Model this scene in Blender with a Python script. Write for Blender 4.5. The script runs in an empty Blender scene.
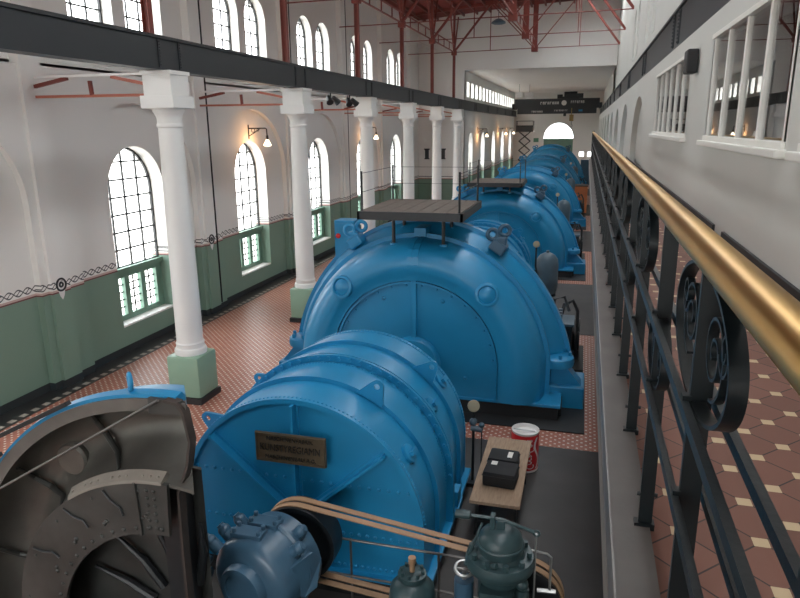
import bpy, bmesh, math, random
from mathutils import Vector, Matrix
from mathutils.geometry import tessellate_polygon
random.seed(4)
PI = math.pi
C = bpy.context.scene.collection
H = 7.2                       # eye height above the engine floor

# ------------------------------------------------------------------ materials
def new_mat(name):
    m = bpy.data.materials.new(name); m.use_nodes = True
    nt = m.node_tree
    return m, nt, nt.nodes['Principled BSDF']
def mth(nt, op, a, b=None, c=None):
    n = nt.nodes.new('ShaderNodeMath'); n.operation = op
    for i, v in enumerate((a, b, c)):
        if v is None: continue
        if isinstance(v, (int, float)): n.inputs[i].default_value = v
        else: nt.links.new(v, n.inputs[i])
    return n.outputs[0]
def mix(nt, fac, a, b):
    n = nt.nodes.new('ShaderNodeMix'); n.data_type = 'RGBA'
    if isinstance(fac, (int, float)): n.inputs['Factor'].default_value = fac
    else: nt.links.new(fac, n.inputs['Factor'])
    for k, v in (('A', a), ('B', b)):
        s = [i for i in n.inputs if i.name == k and i.type == 'RGBA'][0]
        if isinstance(v, tuple): s.default_value = (*v, 1)
        else: nt.links.new(v, s)
    return [o for o in n.outputs if o.type == 'RGBA'][0]
def noise(nt, scale, detail=3, vec=None):
    n = nt.nodes.new('ShaderNodeTexNoise'); n.inputs['Scale'].default_value = scale
    n.inputs['Detail'].default_value = detail
    if vec is not None: nt.links.new(vec, n.inputs['Vector'])
    return n.outputs['Fac']
def pos(nt):
    g = nt.nodes.new('ShaderNodeNewGeometry')
    s = nt.nodes.new('ShaderNodeSeparateXYZ'); nt.links.new(g.outputs['Position'], s.inputs[0])
    return g.outputs['Position'], s.outputs[0], s.outputs[1], s.outputs[2]
def objco(nt):
    g = nt.nodes.new('ShaderNodeTexCoord')
    return g.outputs['Object']
def bump(nt, b, h, strength=.2, dist=.02):
    n = nt.nodes.new('ShaderNodeBump'); n.inputs['Strength'].default_value = strength
    n.inputs['Distance'].default_value = dist
    nt.links.new(h, n.inputs['Height']); nt.links.new(n.outputs[0], b.inputs['Normal'])
def paint(name, col, rough=.5, metal=0, var=.12, scale=3, bmp=0, coat=0, spec=.5):
    m, nt, b = new_mat(name)
    o = objco(nt)
    f = noise(nt, scale, 4, o)
    dark = tuple(c * (1 - var * 1.6) for c in col); lite = tuple(min(1, c * (1 + var)) for c in col)
    nt.links.new(mix(nt, f, dark, lite), b.inputs['Base Color'])
    b.inputs['Roughness'].default_value = rough; b.inputs['Metallic'].default_value = metal
    b.inputs['Coat Weight'].default_value = coat; b.inputs['Coat Roughness'].default_value = .2
    b.inputs['Specular IOR Level'].default_value = spec
    if bmp: bump(nt, b, noise(nt, 60, 3, o), bmp, .005)
    return m
M = {}
M['blue'] = paint('blue_paint', (.010, .225, .450), .42, var=.10, scale=1.3, bmp=.05, coat=.15)
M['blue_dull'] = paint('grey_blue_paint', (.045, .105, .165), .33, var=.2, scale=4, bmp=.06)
M['machine_green'] = paint('grey_green_paint', (.030, .062, .068), .38, var=.25, scale=6, bmp=.08)
M['vessel'] = paint('slate_paint', (.075, .12, .155), .42, var=.15, scale=5)
M['black'] = paint('black_iron', (.012, .014, .016), .42, var=.25, scale=8, bmp=.08)
M['rail_iron'] = paint('railing_iron', (.006, .010, .012), .38, var=.3, scale=9, bmp=.1, spec=.4)
M['girder'] = paint('girder_paint', (.022, .026, .030), .5, var=.1, scale=.7)
M['plinth'] = paint('plinth_black', (.016, .017, .018), .6, var=.2, scale=2)
M['mat_floor'] = paint('dark_plate', (.050, .046, .044), .62, var=.3, scale=1.2)
M['white'] = paint('white_paint', (.78, .77, .74), .55, var=.03, scale=2)
M['cream'] = paint('cream_joinery', (.74, .73, .68), .45, var=.03, scale=2)
M['ceil'] = paint('ceiling_paint', (.76, .74, .70), .8, var=.03, scale=.3)
M['red'] = paint('red_oxide', (.19, .034, .022), .5, var=.15, scale=3)
M['redroof'] = paint('red_boards', (.21, .030, .020), .7, var=.15, scale=2)
M['orange_red'] = paint('orange_red_tie', (.42, .13, .08), .5, var=.1)
M['green'] = paint('green_paint', (.24, .37, .27), .45, var=.05, scale=2)
M['winGreen'] = paint('window_green', (.16, .28, .21), .5, var=.05, scale=2)
M['deck'] = paint('weathered_boards', (.15, .125, .105), .75, var=.3, scale=5)
M['steel'] = paint('bare_steel', (.45, .45, .44), .35, metal=.9, var=.15, scale=6)
M['oldiron'] = paint('old_cast_iron', (.072, .073, .068), .48, metal=.5, var=.45, scale=2.2, bmp=.25)
M['innermetal'] = paint('worn_casing_inside', (.165, .158, .140), .45, metal=.6, var=.40, scale=1.6, bmp=.2)
M['paleband'] = paint('pale_worn_band', (.19, .165, .135), .6, var=.2, scale=4, bmp=.1)
M['rimgrey'] = paint('rim_grey', (.13, .115, .10), .55, var=.3, scale=3)
M['rod'] = paint('dull_rod', (.16, .15, .14), .4, metal=.6, var=.3)
M['rustbrown'] = paint('rusty_edge', (.045, .032, .026), .6, var=.4, scale=5)
M['brassplate'] = paint('tarnished_bronze', (.14, .105, .066), .45, metal=.5, var=.3, scale=7)
M['platetext'] = paint('dark_letters', (.03, .026, .022), .5, metal=.4, var=.1)
M['belt'] = paint('leather_belt', (.36, .22, .125), .6, var=.15, scale=5)
M['wood'] = None
M['bag'] = paint('black_nylon', (.010, .010, .011), .7, var=.3, scale=20)
M['label'] = paint('paper_label', (.8, .78, .72), .7, var=.02)
M['canred'] = paint('can_red', (.50, .012, .016), .35, var=.08, scale=3)
M['canwhite'] = paint('can_white', (.72, .70, .68), .4, var=.04)
M['orange'] = paint('orange_paint', (.40, .13, .045), .5, var=.15)
M['yellow'] = paint('dull_yellow', (.35, .24, .08), .5, var=.2)
M['dial'] = paint('dial_face', (.36, .32, .22), .3, var=.05)
M['signgreen'] = paint('sign_green', (.10, .27, .18), .5, var=.02)
M['stone'] = paint('grey_stone', (.115, .105, .098), .75, var=.2, scale=5, bmp=.1)
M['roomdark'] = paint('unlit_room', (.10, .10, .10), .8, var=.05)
M['dooroutside'] = M['white']

def wood():
    m, nt, b = new_mat('plank_wood')
    mp = nt.nodes.new('ShaderNodeMapping'); mp.inputs['Scale'].default_value = (9, 1.2, 9)
    nt.links.new(objco(nt), mp.inputs[0])
    f = noise(nt, 3.5, 6, mp.outputs[0])
    nt.links.new(mix(nt, f, (.17, .10, .06), (.46, .33, .22)), b.inputs['Base Color'])
    b.inputs['Roughness'].default_value = .7
    return m
M['wood'] = wood()

def brass():
    m, nt, b = new_mat('polished_brass')
    o = objco(nt)
    mp = nt.nodes.new('ShaderNodeMapping'); mp.inputs['Scale'].default_value = (6, .8, 6)
    nt.links.new(o, mp.inputs[0])
    f = noise(nt, 3, 4, mp.outputs[0])
    nt.links.new(mix(nt, f, (.40, .225, .055), (.60, .37, .11)), b.inputs['Base Color'])
    b.inputs['Metallic'].default_value = 1
    nt.links.new(mth(nt, 'MULTIPLY_ADD', f, .12, .28), b.inputs['Roughness'])
    return m
M['brass'] = brass()

def tiles(name, p, red_a, red_b, dot, grout, dsize, rough):
    m, nt, b = new_mat(name)
    P, x, y, z = pos(nt)
    k = 1 / (math.sqrt(2) * p)
    a = mth(nt, 'MULTIPLY', mth(nt, 'ADD', x, y), k); bb = mth(nt, 'MULTIPLY', mth(nt, 'SUBTRACT', x, y), k)
    ra = mth(nt, 'PINGPONG', a, .5); rb = mth(nt, 'PINGPONG', bb, .5)
    isdot = mth(nt, 'LESS_THAN', mth(nt, 'ADD', ra, rb), dsize)
    isg = mth(nt, 'LESS_THAN', mth(nt, 'MINIMUM', ra, rb), .018)
    ca = mth(nt, 'FLOOR', a); cb = mth(nt, 'FLOOR', bb)
    cmb = nt.nodes.new('ShaderNodeCombineXYZ'); nt.links.new(ca, cmb.inputs[0]); nt.links.new(cb, cmb.inputs[1])
    wn = nt.nodes.new('ShaderNodeTexWhiteNoise'); nt.links.new(cmb.outputs[0], wn.inputs['Vector'])
    f = mth(nt, 'ADD', mth(nt, 'MULTIPLY', wn.outputs['Value'], .6), mth(nt, 'MULTIPLY', noise(nt, 1.2, 4, P), .4))
    c = mix(nt, f, red_a, red_b)
    c = mix(nt, isg, c, grout); c = mix(nt, isdot, c, dot)
    nt.links.new(c, b.inputs['Base Color'])
    b.inputs['Roughness'].default_value = rough; b.inputs['Specular IOR Level'].default_value = .35
    return m, nt, b, x, y, c
def gallery_tiles():
    return tiles('gallery_tiles', .17, (.115, .050, .034), (.16, .070, .048), (.44, .33, .20), (.03, .02, .017), .20, .72)[0]
M['gtile'] = gallery_tiles()
def hall_tiles():
    m, nt, b, x, y, c = tiles('hall_tiles', .142, (.30, .105, .068), (.40, .155, .10), (.70, .64, .56), (.12, .06, .05), .25, .38)
    # dark border with pale squares along the wall
    inb = mth(nt, 'LESS_THAN', x, -13.62)
    sq = mth(nt, 'MULTIPLY', mth(nt, 'LESS_THAN', mth(nt, 'ABSOLUTE', mth(nt, 'ADD', x, 13.8)), .085),
             mth(nt, 'LESS_THAN', mth(nt, 'FRACT', mth(nt, 'MULTIPLY', y, 2.6)), .5))
    bc = mix(nt, sq, (.035, .035, .035), (.42, .38, .33))
    nt.links.new(mix(nt, inb, c, bc), b.inputs['Base Color'])
    return m
M['htile'] = hall_tiles()

def wallpaint(wainscot=True):
    m, nt, b = new_mat('hall_wall_paint' if wainscot else 'plain_wall_paint')
    P, x, y, z = pos(nt)
    f = noise(nt, .5, 4, P)
    base = mix(nt, f, (.76, .75, .715), (.82, .81, .775))
    if wainscot:
        s = mth(nt, 'SINE', mth(nt, 'MULTIPLY', y, 2 * PI / .62))
        zz = mth(nt, 'SUBTRACT', z, 3.01)
        d1 = mth(nt, 'ABSOLUTE', mth(nt, 'SUBTRACT', zz, mth(nt, 'MULTIPLY', s, .085)))
        d2 = mth(nt, 'ABSOLUTE', mth(nt, 'ADD', zz, mth(nt, 'MULTIPLY', s, .085)))
        s2 = mth(nt, 'SINE', mth(nt, 'MULTIPLY', y, 4 * PI / .62))
        d3 = mth(nt, 'ABSOLUTE', mth(nt, 'ADD', zz, mth(nt, 'MULTIPLY', s2, .05)))
        braid = mth(nt, 'LESS_THAN', mth(nt, 'MINIMUM', mth(nt, 'MINIMUM', d1, d2), d3), .017)
        braid = mth(nt, 'MULTIPLY', braid, mth(nt, 'LESS_THAN', mth(nt, 'ABSOLUTE', zz), .12))
        c = mix(nt, braid, base, (.06, .06, .065))
        c = mix(nt, mth(nt, 'LESS_THAN', z, 2.875), c, (.56, .40, .36))     # pale pink line
        c = mix(nt, mth(nt, 'LESS_THAN', z, 2.815), c, (.17, .055, .055))   # maroon line
        g = mix(nt, f, (.165, .255, .200), (.20, .30, .235))
        c = mix(nt, mth(nt, 'LESS_THAN', z, 2.775), c, g)
        c = mix(nt, mth(nt, 'LESS_THAN', z, .24), c, (.022, .026, .028))
        base = c
    nt.links.new(base, b.inputs['Base Color']); b.inputs['Roughness'].default_value = .75
    return m
M['wall'] = wallpaint(True)
M['wallplain'] = wallpaint(False)
M['wallright'] = paint('gallery_wall_paint', (.56, .565, .53), .7, var=.04, scale=.4)

def glass(name, refl, rough=0.0):
    m = bpy.data.materials.new(name); m.use_nodes = True
    nt = m.node_tree; nt.nodes.clear()
    out = nt.nodes.new('ShaderNodeOutputMaterial')
    t = nt.nodes.new('ShaderNodeBsdfTransparent'); g = nt.nodes.new('ShaderNodeBsdfGlossy')
    g.inputs['Roughness'].default_value = rough
    lw = nt.nodes.new('ShaderNodeLayerWeight'); lw.inputs['Blend'].default_value = .5
    f = mth(nt, 'MINIMUM', mth(nt, 'MULTIPLY_ADD', mth(nt, 'POWER', lw.outputs['Facing'], 4), .55, refl), 1)
    mx = nt.nodes.new('ShaderNodeMixShader')
    nt.links.new(f, mx.inputs[0]); nt.links.new(t.outputs[0], mx.inputs[1]); nt.links.new(g.outputs[0], mx.inputs[2])
    nt.links.new(mx.outputs[0], out.inputs[0])
    return m
M['pane'] = glass('window_glass', .0)
M['mirrorpane'] = glass('gallery_glass', .22)
def emit(name, col, s):
    m, nt, b = new_mat(name)
    b.inputs['Base Color'].default_value = (*col, 1)
    b.inputs['Emission Color'].default_value = (*col, 1); b.inputs['Emission Strength'].default_value = s
    return m
M['bulb'] = emit('lit_shade', (1, .80, .55), 4)

# ------------------------------------------------------------------ mesh helpers
def frame_to(d):
    d = Vector(d).normalized()
    up = Vector((0, 0, 1)) if abs(d.z) < .95 else Vector((1, 0, 0))
    x = up.cross(d).normalized(); y = d.cross(x)
    return x, y, d
class MB:
    def __init__(s): s.bm = bmesh.new()
    def face(s, vs):
        try: return s.bm.faces.new(vs)
        except ValueError: return None
    def box(s, lo, hi, rot=None, about=None):
        x0, y0, z0 = lo; x1, y1, z1 = hi
        v = [Vector(p) for p in ((x0,y0,z0),(x1,y0,z0),(x1,y1,z0),(x0,y1,z0),(x0,y0,z1),(x1,y0,z1),(x1,y1,z1),(x0,y1,z1))]
        if rot is not None:
            c = Vector(about) if about is not None else (Vector(lo) + Vector(hi)) / 2
            v = [rot @ (p - c) + c for p in v]
        v = [s.bm.verts.new(p) for p in v]
        for f in ((0,3,2,1),(4,5,6,7),(0,1,5,4),(1,2,6,5),(2,3,7,6),(3,0,4,7)): s.face([v[i] for i in f])
        return s
    def cbox(s, c, size, rot=None):
        c = Vector(c); h = Vector(size) / 2
        return s.box(c - h, c + h, rot)
    def bar(s, a, b, w, h=None, side=None):
        """rectangular bar from a to b; w along side, h along the other"""
        a, b = Vector(a), Vector(b); h = h or w
        x, y, d = frame_to(b - a)
        if side is not None:
            x = (Vector(side) - d * d.dot(Vector(side))).normalized(); y = d.cross(x)
        r = []
        for p in (a, b):
            r.append([s.bm.verts.new(p + x * (i * w / 2) + y * (j * h / 2)) for i, j in ((-1,-1),(1,-1),(1,1),(-1,1))])
        for i in range(4): s.face([r[0][i], r[0][(i+1)%4], r[1][(i+1)%4], r[1][i]])
        s.face(r[0][::-1]); s.face(r[1])
        return s
    def tube(s, pts, r, seg=10, close=False, cap=True):
        pts = [Vector(p) for p in pts]; n = len(pts)
        rr = r if isinstance(r, (list, tuple)) else [r] * n
        rings = []; px = None
        for i, p in enumerate(pts):
            if close: d = pts[(i+1) % n] - pts[i-1]
            else: d = pts[min(i+1, n-1)] - pts[max(i-1, 0)]
            d.normalize()
            if px is None: x, y, _ = frame_to(d)
            else:
                x = (px - d * d.dot(px))
                if x.length < 1e-6: x, y, _ = frame_to(d)
                x.normalize(); y = d.cross(x)
            px = x
            rings.append([s.bm.verts.new(p + (x * math.cos(2*PI*k/seg) + y * math.sin(2*PI*k/seg)) * rr[i]) for k in range(seg)])
        for i in range(n if close else n - 1):
            a, b = rings[i], rings[(i+1) % n]
            for k in range(seg): s.face([a[k], a[(k+1)%seg], b[(k+1)%seg], b[k]])
        if not close and cap: s.face(rings[0][::-1]); s.face(rings[-1])
        return s
    def band(s, pts, w, t, axis, close=False):
        """flat iron band: path in a plane, width w along axis, thickness t"""
        pts = [Vector(p) for p in pts]; ax = Vector(axis).normalized(); n = len(pts); rings = []
        for i, p in enumerate(pts):
            d = (pts[(i+1) % n] - pts[i-1]) if close else (pts[min(i+1,n-1)] - pts[max(i-1,0)])
            d.normalize(); nn = ax.cross(d).normalized()
            rings.append([s.bm.verts.new(p + ax*(i_*w/2) + nn*(j*t/2)) for i_, j in ((-1,-1),(1,-1),(1,1),(-1,1))])
        for i in range(n if close else n-1):
            a, b = rings[i], rings[(i+1)%n]
            for k in range(4): s.face([a[k], a[(k+1)%4], b[(k+1)%4], b[k]])
        if not close: s.face(rings[0][::-1]); s.face(rings[-1])
        return s
    def cyl(s, a, b, r, seg=24, r2=None):
        a, b = Vector(a), Vector(b); d = b - a
        return s.tube([a, b], [r, r if r2 is None else r2], seg)
    def lathe(s, prof, o=(0,0,0), axis=(0,0,1), seg=32, a0=0, a1=2*PI):
        """prof: list of (radius, height along axis)"""
        o = Vector(o); x, y, d = frame_to(axis); full = abs(a1 - a0 - 2*PI) < 1e-6
        n = seg if full else seg + 1; rings = []
        for r, h in prof:
            if r < 1e-6: rings.append([s.bm.verts.new(o + d*h)]*n); continue
            rings.append([s.bm.verts.new(o + d*h + (x*math.cos(a0+(a1-a0)*k/seg) + y*math.sin(a0+(a1-a0)*k/seg))*r) for k in range(n)])
        for a, b in zip(rings, rings[1:]):
            for k in range(seg):
                q = [a[k], a[(k+1) % n], b[(k+1) % n], b[k]]
                u = []
                for v in q:
                    if v not in u: u.append(v)
                if len(u) > 2: s.face(u)
        return s
    def torus(s, c, axis, R, r, seg=24, sub=10):
        c = Vector(c); x, y, d = frame_to(axis)
        return s.tube([c + (x*math.cos(2*PI*k/seg) + y*math.sin(2*PI*k/seg))*R for k in range(seg)], r, sub, close=True)
    def sphere(s, c, r, seg=12, sz=1.0):
        prof = [(r*math.sin(PI*i/seg), -r*sz*math.cos(PI*i/seg)) for i in range(seg+1)]
        prof[0] = (0, prof[0][1]); prof[-1] = (0, prof[-1][1])
        return s.lathe(prof, c, (0,0,1), seg*2)
    def dome(s, c, n, r):
        """low rivet head"""
        return s.lathe([(r, 0), (r*.85, r*.35), (r*.5, r*.62), (0, r*.72)], c, n, 6)
    def poly(s, pts, ext):
        """planar polygon extruded by vector ext"""
        e = Vector(ext); a = [s.bm.verts.new(Vector(p)) for p in pts]; b = [s.bm.verts.new(Vector(p)+e) for p in pts]
        s.face(a[::-1]); s.face(b); n = len(pts)
        for i in range(n): s.face([a[i], a[(i+1)%n], b[(i+1)%n], b[i]])
        return s
    def holed(s, outer, holes, f, ext):
        """2-D polygon with holes -> f(u,v) 3-D, thickened by ext"""
        loops = [outer] + holes
        tri = tessellate_polygon([[Vector((p[0], p[1], 0)) for p in l] for l in loops])
        flat = [p for l in loops for p in l]; e = Vector(ext)
        a = [s.bm.verts.new(Vector(f(*p))) for p in flat]; b = [s.bm.verts.new(Vector(f(*p)) + e) for p in flat]
        for t in tri:
            s.face([a[i] for i in t]); s.face([b[i] for i in t][::-1])
        k = 0
        for l in loops:
            n = len(l)
            for i in range(n):
                i0, i1 = k+i, k+(i+1) % n
                s.face([a[i0], a[i1], b[i1], b[i0]])
            k += n
        return s
    def build(s, name, m, parent=None, smooth=35, bev=0):
        bm = s.bm
        bmesh.ops.remove_doubles(bm, verts=bm.verts, dist=1e-5)
        if bev:
            es = [e for e in bm.edges if len(e.link_faces) == 2 and e.calc_face_angle(0) > .6]
            bmesh.ops.bevel(bm, geom=es, offset=bev, segments=2, affect='EDGES', profile=.6)
        bmesh.ops.recalc_face_normals(bm, faces=bm.faces)
        me = bpy.data.meshes.new(name); bm.to_mesh(me); bm.free()
        if smooth:
            me.shade_smooth(); me.set_sharp_from_angle(angle=math.radians(smooth))
        me.materials.append(M[m] if isinstance(m, str) else m)
        o = bpy.data.objects.new(name, me); C.objects.link(o)
        if parent is not None: o.parent = parent
        return o
def tag(o, label, cat, group=None):
    o['label'] = label; o['category'] = cat
    if group: o['group'] = group
    return o
def thing(name, label, cat, loc=(0,0,0), group=None):
    o = bpy.data.objects.new(name, None); C.objects.link(o); o.location = loc
    o.empty_display_size = .2
    return tag(o, label, cat, group)
def struct(o):
    o['kind'] = 'structure'; return o
KIDS = {}
def copy_tree(o, parent=None):
    c = o.copy(); C.objects.link(c); c.parent = parent
    for ch in list(o.children): copy_tree(ch, c)
    return c
def relabel(o, label, loc=None):
    o['label'] = label
    if loc is not None: o.location = loc
    return o
def arch(cy, z0, zs, r, n=20, rise=1.0):
    """arched outline in (y,z): up the near side, over, down the far side"""
    return [(cy - r, z0), (cy - r, zs)] + [(cy - r*math.cos(PI*i/n), zs + rise*r*math.sin(PI*i/n)) for i in range(1, n)] + [(cy + r, zs), (cy + r, z0)]
def rect(y0, y1, z0, z1): return [(y0, z0), (y0, z1), (y1, z1), (y1, z0)]

# ------------------------------------------------------------------ the setting
XL, XR, XU = -14.2, 1.55, 2.0          # left wall, right wall, upper right wall
XC = -10.1                             # column row
YB, YG, YF = -16.9, 58.0, 100.0        # back wall, start of the low-ceilinged end, far wall
ZG = 5.93                              # gallery floor
BW = [19.2 + 8.02*k for k in range(-4, 5)]   # bay centres (lower windows)

mb = MB(); mb.box((XL-.8, YB, -.3), (XR+.2, YF+.4, 0)); struct(mb.build('floor', 'htile', smooth=0))
n_trim = [0]
def trim(mbx, m, **k):
    n_trim[0] += 1
    return struct(mbx.build('trim_%d' % n_trim[0], m, **k))
# dark foundation plates between the tiled strips
for y0, y1 in ((-16.5, 14.35), (23.3, 31.3), (40.1, 48.1), (56.9, 64.9), (73.7, 81.7)):
    trim(MB().box((-6.6, y0, 0), (XR-.01, y1, .012)), 'mat_floor', smooth=0)

# left wall: outer skin with blind arches, inner skin with the windows
def yz(x): return lambda u, v: (x, u, v)
mb = MB()
for c in BW:
    a, b = c - 4.01, c + 4.01
    nich = [(c-3.2, .0), (c-3.2, 5.3)] + [(c-3.2*math.cos(PI*i/24), 5.3+2.75*math.sin(PI*i/24)) for i in range(1, 24)] + [(c+3.2, 5.3), (c+3.2, .0)]
    mb.holed([(a, 0), (c-3.2, 0)] + nich[1:-1] + [(c+3.2, 0), (b, 0), (b, 8.9), (a, 8.9)], [], yz(XL), (-.2, 0, 0))
    mb.holed(rect(a, b, 0, 9.0), [arch(c, .86, 5.25, 1.45)], yz(XL-.2), (-.75, 0, 0))
    mb.holed(rect(a, b, 8.9, 17.2), [arch(c-1.27, 9.7, 11.87, .97), arch(c+1.27, 9.7, 11.87, .97)], yz(XL-.2), (-.6, 0, 0))
for i in range(len(BW)+1):             # shallow pilaster strips between the bays
    y = BW[0] - 4.01 + 8.02*i
    mb.box((XL-.22, y-.55, 0), (XL+.10, y+.15, 16.4))
e_ = BW[-1] + 4.01
mb.holed(rect(e_, YG, 0, 17.2), [], yz(XL), (-.6, 0, 0))
left_wall = struct(mb.build('wall_left', 'wall', smooth=0))
# far end of the hall: lower, nearer left wall with narrow windows and slit clerestory
farw = [(61.7, 1.15), (69.2, 1.3), (77.5, 1.4), (86.0, 1.45), (94.8, 1.3)]
mb = MB()
slits = [rect(59.2 + 2.35*i, 59.2 + 2.35*i + 1.35, 9.75, 11.0) for i in range(17)]
edges = [58.0, 65.4, 73.3, 81.7, 90.4, 100.0]
for (c, r), a, b in zip(farw, edges, edges[1:]):
    mb.holed(rect(a, b, 0, 9.2), [arch(c, .9, 6.7-r, r)], yz(XC-.1), (-.7, 0, 0))
for s in slits:
    a, b = s[0][0], s[2][0]
    mb.holed(rect(a-.5, b+.5, 9.2, 12.0), [s], yz(XC-.1), (-.5, 0, 0))
mb.box((XC-.6, 98.65, 9.2), (XC-.1, 100, 12.0)); mb.box((XC-.6, 58, 9.2), (XC-.1, 58.7, 12.0))
mb.box((XL-1, YG-.02, 0), (XC-.1, YG+.5, 17.2))          # return wall behind the last column
struct(mb.build('wall_left_end', 'wall', smooth=0))
# gable above the low ceiling
struct(MB().box((XC-.1, YG, 11.85), (XU+.3, YG+.4, 17.4)).build('wall_gable', 'wallplain', smooth=0))
struct(MB().box((XC-.6, YG+.4, 11.85), (XU+.3, YF+.4, 12.1)).build('ceiling_end', 'ceil', smooth=0))
# far wall
mb = MB()
mb.holed(rect(XC-.6, XU+.3, 0, 11.9), [arch(-3.87, 3.2, 5.6, 2.05), rect(-.9, -.2, 2.95, 3.65), rect(.25, .95, 2.95, 3.65)], lambda u, v: (u, YF, v), (0, .5, 0))
struct(mb.build('wall_far', 'wallplain', smooth=0))
BACKX = (-11.6, -7.2, -2.8)
# back wall behind the viewer, its window openings added for extra daylight
mb = MB()
mb.holed(rect(XL-.9, XU+.3, 0, 17.4), [arch(x, 2.6, 10.6, 1.5) for x in BACKX], lambda u, v: (u, YB, v), (0, -.5, 0))
struct(mb.build('wall_back', 'wallplain', smooth=0))
# right wall with gallery windows and blind arches further on
mb = MB()
mb.holed(rect(YB, 5.8, 0, 8.62), [rect(-1.2, 5.6, 7.02, 8.33)], yz(XR), (.25, 0, 0))
mb.holed(rect(5.8, 18.4, 0, 8.62), [rect(6.15, 9.95, 7.02, 8.33), rect(11.95, 17.5, 7.02, 8.33)], yz(XR), (.25, 0, 0))
mb.box((XR, 18.4, 0), (XR+.25, 19.2, 8.62))
for k in range(10):
    a = 19.2 + 8.02*k; b = min(a + 8.02, YF); c = (a+b)/2; w = min(2.7, (b-a)/2-.6)
    mb.holed(rect(a, b, 0, 8.62), [[(c-w, 1.0), (c-w, 6.2)] + [(c-w*math.cos(PI*i/16), 6.2+1.9*math.sin(PI*i/16)) for i in range(1, 16)] + [(c+w, 6.2), (c+w, 1.0)]], yz(XR), (.18, 0, 0))
mb.box((XR+.18, 19.2, 0), (XR+.45, YF, 8.62))
mb.box((XR+.02, YB, 8.5), (XU+.3, YF, 8.62))
struct(mb.build('wall_right', 'wallright', smooth=0))
mb = MB()
edges = [BW[0]-4.01 + 8.02*k for k in range(11)] + [YG+.4]
for k in range(len(edges)-1):
    a, b = edges[k], edges[k+1]; c = (a+b)/2
    nich = [arch(c-1.27, 10.3, 12.0, .7), arch(c+1.27, 10.3, 12.0, .7)] if 24 < c < 38 else []
    if c < 14: nich = [arch(c-1.27, 10.3, 12.0, .95), arch(c+1.27, 10.3, 12.0, .95)]  # openings for the added high windows, out of view
    mb.holed(rect(a, b, 8.62, 17.4), nich, yz(XU), (.14, 0, 0))
    if c < 14: nich = [arch(c-1.27, 10.3, 12.0, .95), arch(c+1.27, 10.3, 12.0, .95)]
    mb.holed(rect(a, b, 8.62, 17.4), nich if c < 14 else [], yz(XU+.14), (.4, 0, 0))
mb.box((XU, edges[-1], 8.62), (XU+.5, YF, 17.4))
struct(mb.build('wall_right_upper', 'wallright', smooth=0))
# dark rooms behind the gallery windows
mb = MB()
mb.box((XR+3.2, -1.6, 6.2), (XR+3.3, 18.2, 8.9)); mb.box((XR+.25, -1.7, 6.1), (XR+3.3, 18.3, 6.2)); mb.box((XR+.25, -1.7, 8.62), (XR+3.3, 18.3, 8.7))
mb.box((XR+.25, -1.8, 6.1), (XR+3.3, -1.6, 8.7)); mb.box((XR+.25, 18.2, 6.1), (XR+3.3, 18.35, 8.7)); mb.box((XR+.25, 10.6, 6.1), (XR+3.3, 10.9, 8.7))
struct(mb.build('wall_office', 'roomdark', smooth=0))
# roof of red boards
mb = MB()
RZ = lambda x: 15.85 + (x-XL+.7)*.75/(-6.2-XL+.7) if x < -6.2 else 16.6 + (x+6.2)*.04
SKX, SKY = (-1.3, 1.3), [(-9.5 + 8.2*k, -3.5 + 8.2*k) for k in range(8)]  # extent of the added, unseen roof glazing that brightens the hall
def roof_piece(x0, x1, y0, y1):
    mb.poly([(x0, y0, RZ(x0)), (x1, y0, RZ(x1)), (x1, y0, RZ(x1)+.2), (x0, y0, RZ(x0)+.2)], (0, y1-y0, 0))
for x0, x1 in ((XL-.7, -6.2), (-6.2, SKX[0]), (SKX[1], XU+.5)): roof_piece(x0, x1, YB-.5, YG+.4)
yy = [YB-.5] + [v for p in SKY for v in p] + [YG+.4]
for y0, y1 in zip(yy[0::2], yy[1::2]): roof_piece(SKX[0], SKX[1], y0, y1)
struct(mb.build('ceiling', 'redroof', smooth=0))
mb = MB()
for x in [XL + .6 + 1.1*i for i in range(15)]:
    if SKX[0]-.1 < x < SKX[1]+.1: continue
    z = RZ(x)
    mb.box((x-.06, YB, z-.2), (x+.06, YG, z+.02))
trim(mb, 'red', smooth=0)

# gallery: slab, tiled floor, stone kerb with a metal edge strip, black skirting
GE = 27.6
struct(MB().box((.27, YB+.01, ZG-.35), (XR-.002, GE, ZG)).build('floor_gallery', 'gtile', smooth=0))
trim(MB().box((.152, YB+.01, ZG-.35), (.27, GE+.1, ZG+.012)), 'stone', smooth=0)
trim(MB().box((.146, YB+.01, ZG-.12), (.152, GE+.1, ZG+.016)), 'rod', smooth=0)
mb = MB(); mb.box((XR-.03, YB+.01, ZG+.001), (XR-.001, 8.05, ZG+.11)); mb.box((XR-.03, 8.6, ZG+.001), (XR-.001, GE, ZG+.11))
struct(mb.build('baseboard_right', 'plinth', smooth=0))

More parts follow.
